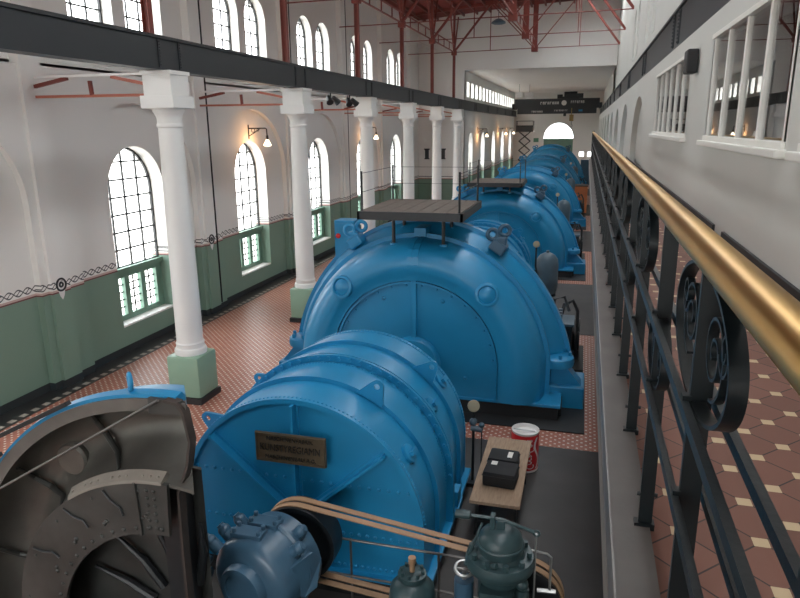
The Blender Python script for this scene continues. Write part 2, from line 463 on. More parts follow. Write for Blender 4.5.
# ------------------------------------------------------------------ windows
n_win = [0]
PORT = []
def portal(c, sy, sz, d):
    PORT.append((c, sy, sz, d))
def window_root(loc):
    n_win[0] += 1
    o = bpy.data.objects.new('window_%d' % n_win[0], None); C.objects.link(o); o.location = loc
    o.empty_display_size = .2
    return struct(o)
def bars_arch(mb, x, zb, zs, r, cols, dz, t=.035):
    """glazing bars of an arched light centred on y=0"""
    top = zs + r
    for i in range(1, cols):
        y = -r + 2*r*i/cols
        mb.box((x-t/2, y-t/2, zb), (x+t/2, y+t/2, zs + math.sqrt(max(0, r*r - y*y))))
    z = zb + dz
    while z < top - .15:
        hw = r if z < zs else math.sqrt(max(0, r*r - (z-zs)**2))
        mb.box((x-t/2, -hw, z-t/2), (x+t/2, hw, z+t/2)); z += dz
    pts = [(x, -r, zb), (x, -r, zs)] + [(x, -r*math.cos(PI*i/20), zs + r*math.sin(PI*i/20)) for i in range(1, 20)] + [(x, r, zs), (x, r, zb)]
    mb.band(pts, .08, .09, (1, 0, 0), close=True)
def pane_arch(y0, zb, zs, r, x):
    mb = MB(); pts = arch(0, zb, zs, r)
    mb.poly([(x, p[0], p[1]) for p in pts], (.008, 0, 0)); return mb
def tall_window(c, xo, r, first=None):
    """lower hall window: steel-glazed arch over a green three-light panel"""
    if first is not None:
        n_win[0] += 1; o = copy_tree(first); o.name = 'window_%d' % n_win[0]; o.location = (xo, c, 0)
        return o
    o = window_root((xo, c, 0)); zs = 6.7 - r
    mb = MB(); bars_arch(mb, 0, 2.72, zs, r-.02, 4, .58, .055); mb.build('window_frame', 'black', o, smooth=0)
    pane_arch(0, .9, zs, r-.03, -.03).build('pane', 'pane', o, smooth=0)
    mb = MB()
    mb.holed(rect(-r, r, .92, 2.7), [rect(-r+.22 + i*(2*r-.3)/3, -r+.22 + i*(2*r-.3)/3 + (2*r-.3)/3 - .24, 1.1, 2.38) for i in range(3)], lambda u, v: (-.06, u, v), (.16, 0, 0))
    mb.box((-.08, -r, 2.56), (.2, r, 2.72))
    p = mb.build('lower_panel', 'winGreen', o, smooth=0); p['label'] = 'green three light panel under the arched glazing'
    mb = MB()
    for i in range(3):
        y = -r+.22 + i*(2*r-.3)/3 + ((2*r-.3)/3 - .24)/2
        mb.box((-.02, y-.024, 1.1), (.01, y+.024, 2.38))
        for z in (1.35, 1.6, 1.87, 2.12): mb.box((-.02, y-.33, z-.022), (.01, y+.33, z+.022))
    mb.build('glazing_bars', 'black', o, smooth=0)
    MB().box((-.15, -r-.02, .80), (.52, r+.02, .92)).build('sill', 'white', o, smooth=0, bev=.015)
    return o
first = None
for c in BW:
    w = tall_window(c, XL-.74, 1.45, first)
    if first is None: first = w
    PORT.append(((XL-1.05, c, 3.75), 2.9, 5.9, 1))
def small_window(c, xo, r, z0, zs, cols, dz, x_face=0):
    o = window_root((xo, c, 0))
    mb = MB(); bars_arch(mb, 0, z0, zs, r-.02, cols, dz, .05); mb.build('window_frame', 'black', o, smooth=0)
    pane_arch(0, z0, zs, r-.03, -.02).build('pane', 'pane', o, smooth=0)
    return o
first = None
for c in BW:
    for s in (-1, 1):
        if first is None: first = small_window(c+s*1.27, XL-.62, .97, 9.7, 11.87, 3, .56)
        else:
            n_win[0] += 1; o = copy_tree(first); o.name = 'window_%d' % n_win[0]; o.location = (XL-.62, c+s*1.27, 0)
        PORT.append(((XL-.75, c+s*1.27, 11.27), 1.95, 3.2, 1))
first = None
for c in BW[:4]:  # unseen high windows on the right, added to light the near hall
    for q in (-1, 1):
        if first is None: first = small_window(c+q*1.27, XU+.4, .95, 10.3, 12.0, 3, .5)
        else:
            n_win[0] += 1; o = copy_tree(first); o.name = 'window_%d' % n_win[0]; o.location = (XU+.4, c+q*1.27, 0)
        PORT.append(((XU+.75, c+q*1.27, 11.6), 1.9, 2.7, -1))
for c, r in farw:
    o = window_root((XC-.65, c, 0)); zs = 6.7-r
    mb = MB(); bars_arch(mb, 0, 3.4, zs, r-.02, 4, .6, .05); mb.build('window_frame', 'black', o, smooth=0)
    pane_arch(0, .95, zs, r-.03, -.03).build('pane', 'pane', o, smooth=0)
    mb = MB(); mb.holed(rect(-r, r, .9, 3.4), [rect(-r+.2, -.1, 1.1, 3.0), rect(.1, r-.2, 1.1, 3.0)], lambda u, v: (-.1, u, v), (.28, 0, 0))
    mb.build('lower_panel', 'winGreen', o, smooth=0)
    PORT.append(((XC-.95, c, 3.8), 2*r, 5.8, 1))
# clerestory slits: one glazed strip
o = window_root((XC-.45, 79, 10.4))
MB().box((-.02, -20.3, -.7), (-.012, 20.3, .7)).build('pane', 'pane', o, smooth=0)
PORT.append(((XC-.75, 79, 10.4), 40, 1.3, 1))
# far arch window over a green panel
o = window_root((-3.87, YF+.3, 0))
mb = MB(); mb.poly([(p[0], 0, p[1]) for p in arch(0, 3.25, 5.6, 2.02)], (0, .008, 0)); mb.build('pane', 'pane', o, smooth=0)
mb = MB(); mb.box((-2.05, -.16, 3.2), (2.05, -.02, 5.45)); mb.build('lower_panel', 'winGreen', o, smooth=0)
mb = MB()
for x in (-1.0, 0, 1.0): mb.box((x-.03, -.2, 3.2), (x+.03, -.14, 5.45))
mb.box((-2.05, -.2, 5.4), (2.05, -.02, 5.5)); mb.build('window_frame', 'winGreen', o, smooth=0)
PORT.append(((-3.87, YF+.6, 6.5), 4, 2.2, 'f'))
for xa in (-.9, .25):
    o = window_root((xa+.35, YF+.3, 3.3))
    MB().box((-.35, 0, -.35), (.35, .01, .35)).build('pane', 'pane', o, smooth=0)
    mb = MB(); mb.band([(-.33, 0, -.33), (.33, 0, -.33), (.33, 0, .33), (-.33, 0, .33)], .06, .05, (0, 1, 0), close=True); mb.build('window_frame', 'white', o, smooth=0)
for xb in BACKX:  # windows added behind the viewer to bring in more light
    o = window_root((xb, YB-.3, 0))
    mb = MB(); mb.poly([(p[0], 0, p[1]) for p in arch(0, 2.62, 10.6, 1.47)], (0, .008, 0)); mb.build('pane', 'pane', o, smooth=0)
    PORT.append(((xb, YB-.7, 7.3), 3, 9.6, 'b'))
# roof glazing above the gallery side, added out of view to brighten the hall
first = None
for y0, y1 in SKY:
    if first is None:
        first = window_root((0, (y0+y1)/2, RZ(0)+.12)); L = (y1-y0)/2
        mb = MB()
        for i in range(7): mb.box((SKX[0], -L+i*L/3-.03, -.05), (SKX[1], -L+i*L/3+.03, .05))
        mb.box((-.03, -L, -.05), (.03, L, .05)); mb.build('window_frame', 'red', first, smooth=0)
        MB().box((SKX[0], -L, .05), (SKX[1], L, .058)).build('pane', 'pane', first, smooth=0)
    else:
        n_win[0] += 1; o = copy_tree(first); o.name = 'window_%d' % n_win[0]; o.location.y = (y0+y1)/2
    PORT.append(((0, (y0+y1)/2, RZ(0)+.4), 2.6, y1-y0, 't'))
# gallery windows (office side)
def office_window(y0, y1, n, lower_dark=False):
    o = window_root((XR, (y0+y1)/2, 7.68)); L = (y1-y0)/2
    mb = MB()
    for z0, z1 in ((-.68, -.62), (.60, .66)): mb.box((-.03, -L-.05, z0), (.16, L+.05, z1))
    for i in range(n+1):
        y = -L + 2*L*i/n; w = .038 if 0 < i < n else .065
        mb.box((.0, y-w, -.65), (.05, y+w, .65))
    mb.build('window_frame', 'cream', o, smooth=0, bev=.006)
    MB().box((.03, -L, -.64), (.036, L, .64)).build('pane', 'mirrorpane', o, smooth=0)
    MB().box((-.09, -L-.12, -.75), (.1, L+.12, -.68)).build('sill', 'cream', o, smooth=0, bev=.012)
    return o
office_window(11.95, 17.5, 6); office_window(6.15, 9.95, 4); office_window(-1.2, 5.6, 6)

# ------------------------------------------------------------------ columns, girders, red steel
COLY = [15.0 + 7.9*k for k in range(6)]
ORD = ['nearest', 'second', 'third', 'fourth', 'fifth', 'sixth']
def make_column():
    t = thing('column', '', 'column', (XC, COLY[0], 0), 'white columns under the dark girder')
    mb = MB(); mb.box((-.48, -.48, .16), (.48, .48, 1.32)); mb.build('plinth', 'green', t, bev=.09)['label'] = 'pale green square base'
    MB().box((-.51, -.51, 0), (.51, .51, .16)).build('plinth_foot', 'plinth', t, smooth=0)
    prof = [(.0, 1.32), (.42, 1.32), (.43, 1.40), (.41, 1.47), (.37, 1.50), (.37, 1.58), (.38, 1.62), (.35, 1.66)]
    prof += [(.35 - .06*((i/10)**1.6), 1.7 + 5.55*i/10) for i in range(11)]
    prof += [(.32, 7.28), (.32, 7.34), (.30, 7.36), (.30, 7.48), (.34, 7.58), (.39, 7.66), (.39, 7.72), (0, 7.72)]
    MB().lathe(prof, seg=40).build('shaft', 'white', t, smooth=30)
    mb = MB(); mb.box((-.46, -.46, 7.72), (.46, .46, 8.02)); mb.box((-.39, -.39, 8.02), (.39, .39, 8.54)); mb.box((-.42, -.42, 8.50), (.42, .42, 8.598))
    mb.build('capital', 'white', t, smooth=0, bev=.012)
    return t
col = make_column()
lab = ['nearest white round column on a pale green base', 'second white column, right of the arched window with the lit wall lamp',
       'third white column along the row, standing behind the wooden platform', 'fourth white column, next to a lit bulb near its capital',
       'fifth white column along the row, between two dark wall plaques', 'last white column before the lower ceiling begins']
for k, y in enumerate(COLY):
    c = col if k == 0 else copy_tree(col)
    relabel(c, lab[k], (XC, y, 0))

def girder(name, label, x0, x1, y0, y1, z0, z1, face):
    t = thing(name, label, 'girder', ((x0+x1)/2, y0, z0))
    dx = (x1-x0)/2; L = y1-y0; hh = z1-z0
    mb = MB(); mb.box((-dx, 0, 0), (dx, L, .05)); mb.box((-dx, 0, hh-.05), (dx, L, hh)); mb.box((-dx*.75, 0, .05), (dx*.75, L, hh-.05))
    mb.build('girder_beam', 'girder', t, smooth=0)
    fx = face*dx*.75
    for i in range(int(L/7.9)+1):
        y = (15.0 - y0) % 7.9 + 7.9*i
        if y > L-.5: break
        for s in (-1, 1):
            mb = MB(); mb.box((min(fx, fx+face*.03), y+s*.42-.05, .06), (max(fx, fx+face*.03), y+s*.42+.05, hh-.06))
            for q in range(9): mb.dome((fx+face*.03, y+s*.42, .12+q*(hh-.24)/8), (face, 0, 0), .03)
            mb.build('splice_plate', 'girder', t, smooth=30)
    MB().box((-.05, 0, hh), (.05, L, hh+.06)).build('crane_rail', 'black', t, smooth=0)
    return t
girder('crane_girder', 'long dark crane girder carried on the white columns', XC-.2, XC+.22, -16.5, 99.8, 8.6, 9.36, 1)
girder('crane_girder', 'dark riveted crane girder along the right wall above the windows', XR+.02, XU-.02, -16.5, 99.8, 8.64, 9.42, -1)

# red posts standing on the girder
def make_post():
    t = thing('roof_post', '', 'post', (XC-.35, COLY[0], 8.6), 'red roof posts above the girder')
    mb = MB(); mb.box((-.08, -.03, 0), (.08, .03, 4.2)); mb.box((-.10, -.09, 0), (-.07, .09, 4.2)); mb.box((.07, -.09, 0), (.10, .09, 4.2))
    mb.build('shaft', 'red', t, smooth=0)
    mb = MB(); mb.box((-.2, -.17, 4.1), (.2, .17, 4.45)); mb.build('head', 'red', t, smooth=0, bev=.04)
    for s in (-1, 1):
        MB().bar((0, .1*s, 4.3), (0, 1.7*s, 7.15), .10, .09).build('brace', 'red', t, smooth=0)
    return t
post = make_post()
plab = ['nearest red roof post, against the second upper window', 'second red roof post above the second white column', 'third red roof post, left of the third pair of upper windows',
        'fourth red roof post with a strutted head', 'fifth red roof post with a strutted head', 'last red roof post beside the white gable wall']
for k, y in enumerate(COLY):
    c = post if k == 0 else copy_tree(post)
    relabel(c, plab[k], (XC-.35, y, 8.6))
    # post bracket down to the girder seat
def make_truss():
    t = thing('roof_truss', '', 'truss', (0, COLY[2], 0), 'red roof trusses spanning the hall')
    x0, xm, x1 = XC-.35, -4.2, XU; zc = 12.95
    MB().tube([(XL, 0, zc-.05), (x0, 0, zc-.02), (xm, 0, zc+.06), (x1, 0, zc+.1)], .032, 6).build('tie_rod', 'red', t, smooth=0)
    mb = MB()
    for s in (-1, 1): mb.box((xm-.18, s*.10-.03, zc-.05), (xm+.18, s*.10+.03, 16.6))
    for i in range(8):
        z = zc + .2 + i*.45
        mb.bar((xm-.12, 0, z), (xm+.12, 0, z+.4), .1, .2)
    mb.build('king_post', 'red', t, smooth=0)
    MB().cbox((xm, 0, zc), (.5, .4, .42)).build('king_post_foot', 'red', t, smooth=0, bev=.05)
    for a, b in (((x0, 0, zc), (-7.6, 0, 16.35)), ((x1, 0, zc+.1), (-.9, 0, 16.8))): MB().bar(a, b, .17, .14).build('strut', 'red', t, smooth=0)
    for a, b in (((xm, 0, zc), (-7.6, 0, 16.35)), ((xm, 0, zc), (-.9, 0, 16.8))): MB().bar(a, b, .07).build('diagonal_rod', 'red', t, smooth=0)
    for x, zt in ((-7.6, 16.35), (-.9, 16.8)): MB().bar((x, 0, zc+.05), (x, 0, zt), .06).build('hanger_rod', 'red', t, smooth=0)
    MB().bar((x0, 0, zc+.3), (x0, 0, 16.2), .16).build('upright', 'red', t, smooth=0)
    MB().poly([(XL-.6, -.1, 15.66), (-6.2, -.1, 16.36), (XU, -.1, 16.66), (XU, -.1, 16.9), (-6.2, -.1, 16.6), (XL-.6, -.1, 15.9)], (0, .2, 0)).build('top_chord', 'red', t, smooth=0)
    return t
tr = make_truss()
tlab = ['red roof truss nearest the viewer, only partly in view at the top', 'red roof truss second from the gable wall but one', 'red roof truss next to last before the gable wall', 'red roof truss closest to the white gable wall']
for k in range(4):
    c = tr if k == 0 else copy_tree(tr)
    relabel(c, tlab[k], (0, COLY[2+k], 0))
for x, z, lb in ((XC-.35, 12.95, 'red longitudinal lattice brace linking the heads of the roof posts'), (-4.2, 13.05, 'red longitudinal lattice brace linking the feet of the king posts')):
    t = thing('longitudinal_brace', lb, 'brace', (x, 0, z))
    MB().bar((0, COLY[1], 0), (0, COLY[5], 0), .07).build('lower_rod', 'red', t, smooth=0)
    MB().bar((0, COLY[1], .55), (0, COLY[5], .55), .07).build('upper_rod', 'red', t, smooth=0)
    for k in range(1, 5):
        for q in range(1, 4):
            y = COLY[k] + 7.9*q/4; MB().bar((0, y, 0), (0, y, .55), .06).build('web_rod', 'red', t, smooth=0)

# light ties between the columns and the left wall
def make_tie():
    t = thing('aisle_tie', '', 'tie frame', (XL, COLY[0], 0), 'red tie frames between columns and wall')
    e = XC - .47 - XL
    MB().box((.2, -.05, 8.54), (e, .05, 8.60)).build('top_beam', 'white', t, smooth=0)
    MB().bar((.16, 0, 8.08), (e, 0, 8.06), .07).build('tie_rod', 'orange_red', t, smooth=0)
    MB().bar((1.9, 0, 8.08), (1.88, 0, 8.44), .08).build('strut', 'red', t, smooth=0)
    MB().bar((.16, 0, 8.42-.33+.25), (1.2, 0, 8.9-.38), .09).build('diagonal', 'red', t, smooth=0)
    MB().bar((e, 0, 8.3), (e-1.1, 0, 8.52), .08).build('diagonal', 'orange_red', t, smooth=0)
    return t
tie = make_tie()
tlab = ['red tie frame between the left wall and the nearest white column', 'red tie frame left of the lit wall lamp', 'red tie frame behind the two black spotlights', 'red tie frame beside the fourth white column',
        'red tie frame beside the fifth white column', 'red tie frame beside the last white column']
for k, y in enumerate(COLY):
    c = tie if k == 0 else copy_tree(tie)
    relabel(c, tlab[k], (XL, y, 0))
# dark rain pipes running down beside the pilasters
pipe = None
for k, lb in ((3, 'thin dark pipe down the wall left of the lit wall lamp'), (4, 'thin dark pipe down the wall right of the second white column'), (5, 'thin dark pipe down the wall left of the fourth white column')):
    y = BW[4] - 4.01 + 8.02*(k-2) + .3
    if pipe is None:
        pipe = MB().tube([(0, 0, .3), (0, 0, 15.6)], .032, 8).build('wall_pipe', 'black'); tag(pipe, lb, 'pipe', 'dark pipes on the left wall'); pipe.location = (XL+.06, y, 0)
    else:
        c = pipe.copy(); C.objects.link(c); relabel(c, lb, (XL+.06, y, 0))

# ------------------------------------------------------------------ wall lamps
def make_lamp(x, y, z, label):
    t = thing('wall_lamp', label, 'lamp', (x, y, z), 'bracket lamps on the left wall')
    mb = MB(); mb.box((0, -.05, -.32), (.05, .05, .3)); mb.build('wall_plate', 'black', t, smooth=0)
    mb = MB(); mb.tube([(.03, 0, .14), (.86, 0, .14), (.92, 0, .1), (.93, 0, -.18)], .03, 8)
    mb.tube([(.03, 0, -.2), (.3, 0, -.06), (.6, 0, .12)], .02, 6)
    mb.torus((.27, 0, .05), (0, 1, 0), .08, .014, 16, 6); mb.torus((.5, 0, .06), (0, 1, 0), .05, .012, 16, 6)
    mb.build('bracket', 'black', t)
    MB().lathe([(0, .12), (.05, .12), (.06, 0), (.05, -.08), (0, -.08)], (.93, 0, -.28), seg=12).build('socket', 'black', t)
    MB().lathe([(0, 0), (.05, 0), (.08, -.06), (.13, -.16), (.17, -.24), (.13, -.28), (0, -.29)], (.93, 0, -.34), seg=16).build('lamp_shade', 'bulb', t)
    L = bpy.data.lights.new('lamp_light', 'POINT'); L.energy = 38; L.color = (1, .52, .22); L.shadow_soft_size = .12
    o = bpy.data.objects.new('lamp_light', L); C.objects.link(o); o.location = (.6, -.05, -.5); o.parent = t
    return t
make_lamp(XL-.24, BW[5]-.0, 7.1, 'lit wall lamp on a scrolled bracket above the second arched window')
make_lamp(XL-.24, BW[7], 7.1, 'lit wall lamp on a bracket right of the third white column')
make_lamp(XC-.1, 65.6, 6.9, 'wall lamp on the far left wall between the first narrow windows')
make_lamp(XC-.1, 81.6, 6.9, 'lit wall lamp on the far left wall between the middle narrow windows')
make_lamp(XC-.1, 90.5, 6.9, 'lit wall lamp on the far left wall next to the lifting tower')

# spotlights hanging under the girder
def make_spot(y, label):
    t = thing('spotlight', label, 'spotlight', (XC+.05, y, 8.6), 'spotlights under the left girder')
    MB().cyl((0, 0, 0), (0, 0, -.18), .03, 8).build('hanger', 'black', t)
    for s in (-1, 1):
        MB().lathe([(0, 0), (.08, 0), (.10, .12), (.14, .3), (.15, .34), (.12, .34), (0, .28)], (s*.04, s*.16, -.16), (.4, s*.5, -.6), 16).build('lamp_head', 'black', t)
    return t
make_spot(26.1, 'black spotlight pair hanging under the girder, nearer one'); make_spot(28.4, 'black spotlight pair hanging under the girder, farther one')
# two dark plaques on the return wall
for x, lb in ((-13.45, 'dark wall plaque left of the fifth white column'), (-12.0, 'dark wall plaque right of the fifth white column')):
    t = thing('wall_plaque', lb, 'plaque', (x, YG-.03, 5.0)); 
    MB().box((-.17, -.05, -.42), (.17, .01, .42)).build('board', 'black', t, smooth=0); MB().box((-.24, -.07, .3), (.24, .01, .42)).build('top_moulding', 'black', t, smooth=0); MB().box((-.22, -.07, -.5), (.22, .01, -.42)).build('bottom_moulding', 'black', t, smooth=0)

# ------------------------------------------------------------------ machines
CZ = 1.28
def outline(R, k, zb, n=48):
    """right foot, over the top, left foot"""
    pts = [(R*(1+k), zb)]
    for i in range(n+1):
        t = PI*i/n; c, s = math.cos(t), math.sin(t)
        pts.append((R*c*(1 + k*(1-s)**2), CZ + R*s))
    pts.append((-R*(1+k), zb))
    return pts
def sweep(mb, prof, zb, n=48, sel=None, thick=0):
    """prof: (y, R, k) list; grid of quads"""
    grid = []
    for y, R, k in prof:
        grid.append([mb.bm.verts.new((x, y, z)) for x, z in outline(R, k, zb, n)])
    for a, b in zip(grid, grid[1:]):
        for i in range(len(a)-1): mb.face([a[i], a[i+1], b[i+1], b[i]])
    return grid
def hoop(mb, y0, y1, R0, R1, k0, k1, zb, n=48):
    """square-section hoop lying on the casing"""
    sweep(mb, [(y0, R0, k0), (y0, R1, k1), (y1, R1, k1), (y1, R0, k0)], zb, n)
def rivets_arc(mb, R, y, normal, n, r, zmin=.5, k=0, radial=False):
    for i in range(n):
        t = PI*(i+.5)/n; c, s = math.cos(t), math.sin(t)
        p = (R*c*(1+k*(1-s)**2), y, CZ + R*s)
        mb.dome(p, (c, 0, s) if radial else normal, r)

def make_casing():
    t = thing('turbine_casing', '', 'turbine casing', (-4.0, 16, 0), 'blue horseshoe turbine casings')
    MB().box((-3.78, -.02, 0), (3.78, 2.5, .36)).build('foundation', 'plinth', t, smooth=0, bev=.01)
    zb = .42
    mb = MB()
    prof = [(-.26, 2.2, 0), (-.40, 2.2, 0), (-.41, 2.3, 0), (-.46, 2.40, .01), (-.50, 2.58, .02), (-.46, 2.78, .03), (-.33, 2.95, .04), (-.12, 3.07, .05), (.15, 3.14, .05), (.42, 3.17, .05)]
    sweep(mb, prof, zb)
    rear = [(.66, 3.17, .05), (.80, 3.24, .06), (1.0, 3.40, .085), (1.15, 3.47, .095), (1.2, 3.48, .10), (1.45, 3.48, .10), (1.5, 3.46, .10), (1.7, 3.30, .07), (2.1, 3.05, .05), (2.5, 2.6, .02), (2.6, 2.2, 0), (2.4, 2.2, 0)]
    sweep(mb, rear, zb)
    mb.build('casing_shell', 'blue', t, smooth=40)
    mb = MB(); hoop(mb, .40, .49, 3.1, 3.28, .05, .05, zb); hoop(mb, .55, .68, 3.1, 3.25, .05, .05, zb)
    rivets_arc(mb, 3.27, .47, (0, 0, 1), 30, .035, k=.05, radial=True); mb.build('joint_flange', 'blue', t, smooth=40)
    mb = MB(); hoop(mb, 1.2, 1.45, 3.40, 3.58, .10, .10, zb); mb.build('outer_rim', 'blue', t, smooth=40)
    # end panel (front) with its bead, bolts and bar
    mb = MB(); pts = [(x, -.30, z) for x, z in outline(2.2, 0, zb, 40)]; mb.poly(pts, (0, .06, 0))
    for i in range(16):
        a = PI*(i+.5)/16; mb.dome((2.05*math.cos(a), -.30, CZ+2.05*math.sin(a)), (0, -1, 0), .035)
    for x, z in ((-.8, 2.95), (.75, 2.95), (1.35, .95), (-1.35, .95)): mb.dome((x, -.30, z), (0, -1, 0), .06)
    mb.build('end_panel', 'blue', t, smooth=30)
    mb = MB(); mb.band([(x, -.345, z) for x, z in outline(2.14, 0, zb, 40)], .08, .05, (0, 1, 0)); mb.build('panel_bead', 'blue', t, smooth=40)
    mb = MB(); pts = [(x, 2.52, z) for x, z in outline(2.2, 0, zb, 40)]; mb.poly(pts, (0, .06, 0)); mb.build('end_panel', 'blue', t, smooth=0)
    mb = MB(); mb.box((-.07, -.37, CZ+.6), (.07, -.28, CZ+2.2)); mb.build('panel_bar', 'blue', t, smooth=0, bev=.01)
    mb = MB(); mb.lathe([(.46, 0), (.46, .16), (.62, .16), (.68, .1), (.70, 0)], (0, -.30, CZ+.0), (0, -1, 0), 40); mb.build('shaft_collar', 'blue', t, smooth=40)
    mb = MB(); mb.lathe([(0, .02), (.47, .02), (.47, 0)], (0, -.30, CZ), (0, -1, 0), 32); mb.cyl((0, -.3, CZ), (0, -3.6, CZ), .2, 20)
    mb.build('shaft', 'black', t)
    # vertical seam strip over the top
    mb = MB(); pr = [(y, R+.035) for y, R, k in prof[2:]]
    w = .14; rows = []
    for y, R in pr: rows.append([mb.bm.verts.new((x, y, CZ+q)) for x, q in ((-w, R-.05), (-w, R), (-.03, R), (-.03, R-.02), (.03, R-.02), (.03, R), (w, R), (w, R-.05))])
    for a, b in zip(rows, rows[1:]):
        for i in range(7): mb.face([a[i], a[i+1], b[i+1], b[i]])
    mb.face(rows[0]); mb.build('seam_strip', 'blue', t, smooth=0)
    mb = MB(); mb.box((-.16, .36, CZ+3.1), (.16, 1.3, CZ+3.42)); mb.build('crown_block', 'blue', t, smooth=0, bev=.02)
    for s in (-1, 1):
        a = math.radians(46); c = (s*2.70*math.cos(a), -.44, CZ + 2.70*math.sin(a))
        n = Vector((s*.16, -1, .18)).normalized()
        MB().lathe([(.30, -.08), (.30, .07), (.27, .09), (.23, .09), (.21, .05), (.12, .10), (0, .12)], c, n, 28).build('round_cover', 'blue', t, smooth=35)
        # lifting eyes on the shoulder
        a = math.radians(56); R = 3.5; x, z = s*R*math.cos(a), CZ + R*math.sin(a)
        mb = MB(); mb.cbox((x, 1.0, z), (.42, .5, .3), Matrix.Rotation(s*math.radians(-34)*-1, 3, 'Y')); mb.cbox((x+s*.06, .97, z+.15), (.3, .3, .24))
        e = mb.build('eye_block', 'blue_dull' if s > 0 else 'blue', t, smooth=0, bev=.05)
        mb = MB()
        for q, dz in ((-.15, .33), (.15, .42)): mb.torus((x+q, .92 + q*.4, z+dz), (.25, -1, 0), .13, .055, 20, 8)
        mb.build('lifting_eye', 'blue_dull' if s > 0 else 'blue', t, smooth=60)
        # foot and bolted lug at the joint
        mb = MB(); mb.box((s*3.3 if s > 0 else -4.32, .55, 0), (4.32 if s > 0 else s*3.3, 1.75, .62)); mb.build('foot', 'blue', t, smooth=0, bev=.04)
        mb = MB(); mb.lathe([(0, -.1), (.44, -.1), (.46, 0), (.44, .12), (.36, .16), (0, .16)], (s*3.58, .85, CZ-.06), (0, 0, 1), 24)
        for i in range(6): mb.cyl((s*3.58+.34*math.cos(i), .85+.34*math.sin(i), CZ+.08), (s*3.58+.34*math.cos(i), .85+.34*math.sin(i), CZ+.2), .05, 6)
        mb.build('joint_lug', 'blue', t, smooth=35)
        mb = MB(); mb.poly([(s*3.45, .7, .6), (s*4.25, .7, .6), (s*3.72, .7, 1.25), (s*3.45, .7, 1.25)], (0, .5, 0)); mb.build('foot_web', 'blue', t, smooth=0)
    mb = MB(); mb.box((2.0, -.42, .36), (3.76, -.02, .44)); mb.box((-3.76, -.42, .36), (-2.0, -.02, .44)); mb.box((-2.0, -.34, .36), (2.0, -.0, .44))
    mb.box((-3.76, -.44, .0), (3.76, .1, .36)); 
    mb.bm.free(); 
    mb = MB()
    base = [(-3.76, .36), (3.76, .36), (3.76, .44), (-3.76, .44)]
    mb.box((-3.76, -.34, .36), (3.76, 2.4, .44)); 
    b = mb.build('base_flange', 'blue', t, smooth=0, bev=.012)
    MB().box((-3.7, -.30, .0), (3.7, -.02, .36)).build('foundation_front', 'plinth', t, smooth=0)
    return t
casing = make_casing()
clab = ['large blue horseshoe turbine casing under the nearest wooden platform', 'second blue turbine casing, below the farther wooden platform', 'third blue turbine casing, behind the farther wooden platform',
        'fourth blue turbine casing in the row, partly hidden by the third', 'fifth blue turbine casing, just below the far arched window']
CASY = [16.1 + 16.8*k for k in range(5)]
CASZ = [1, .92, .91, .94, 1.05]
for k, y in enumerate(CASY):
    c = casing if k == 0 else copy_tree(casing)
    relabel(c, clab[k], (-4.0, y, 0)); c.scale.z = CASZ[k]
mats = None
for y in CASY:
    o = MB().box((-8.5, y-.9, 0.012), (.36, y+2.9, .03))
    trim(o, 'plinth', smooth=0)

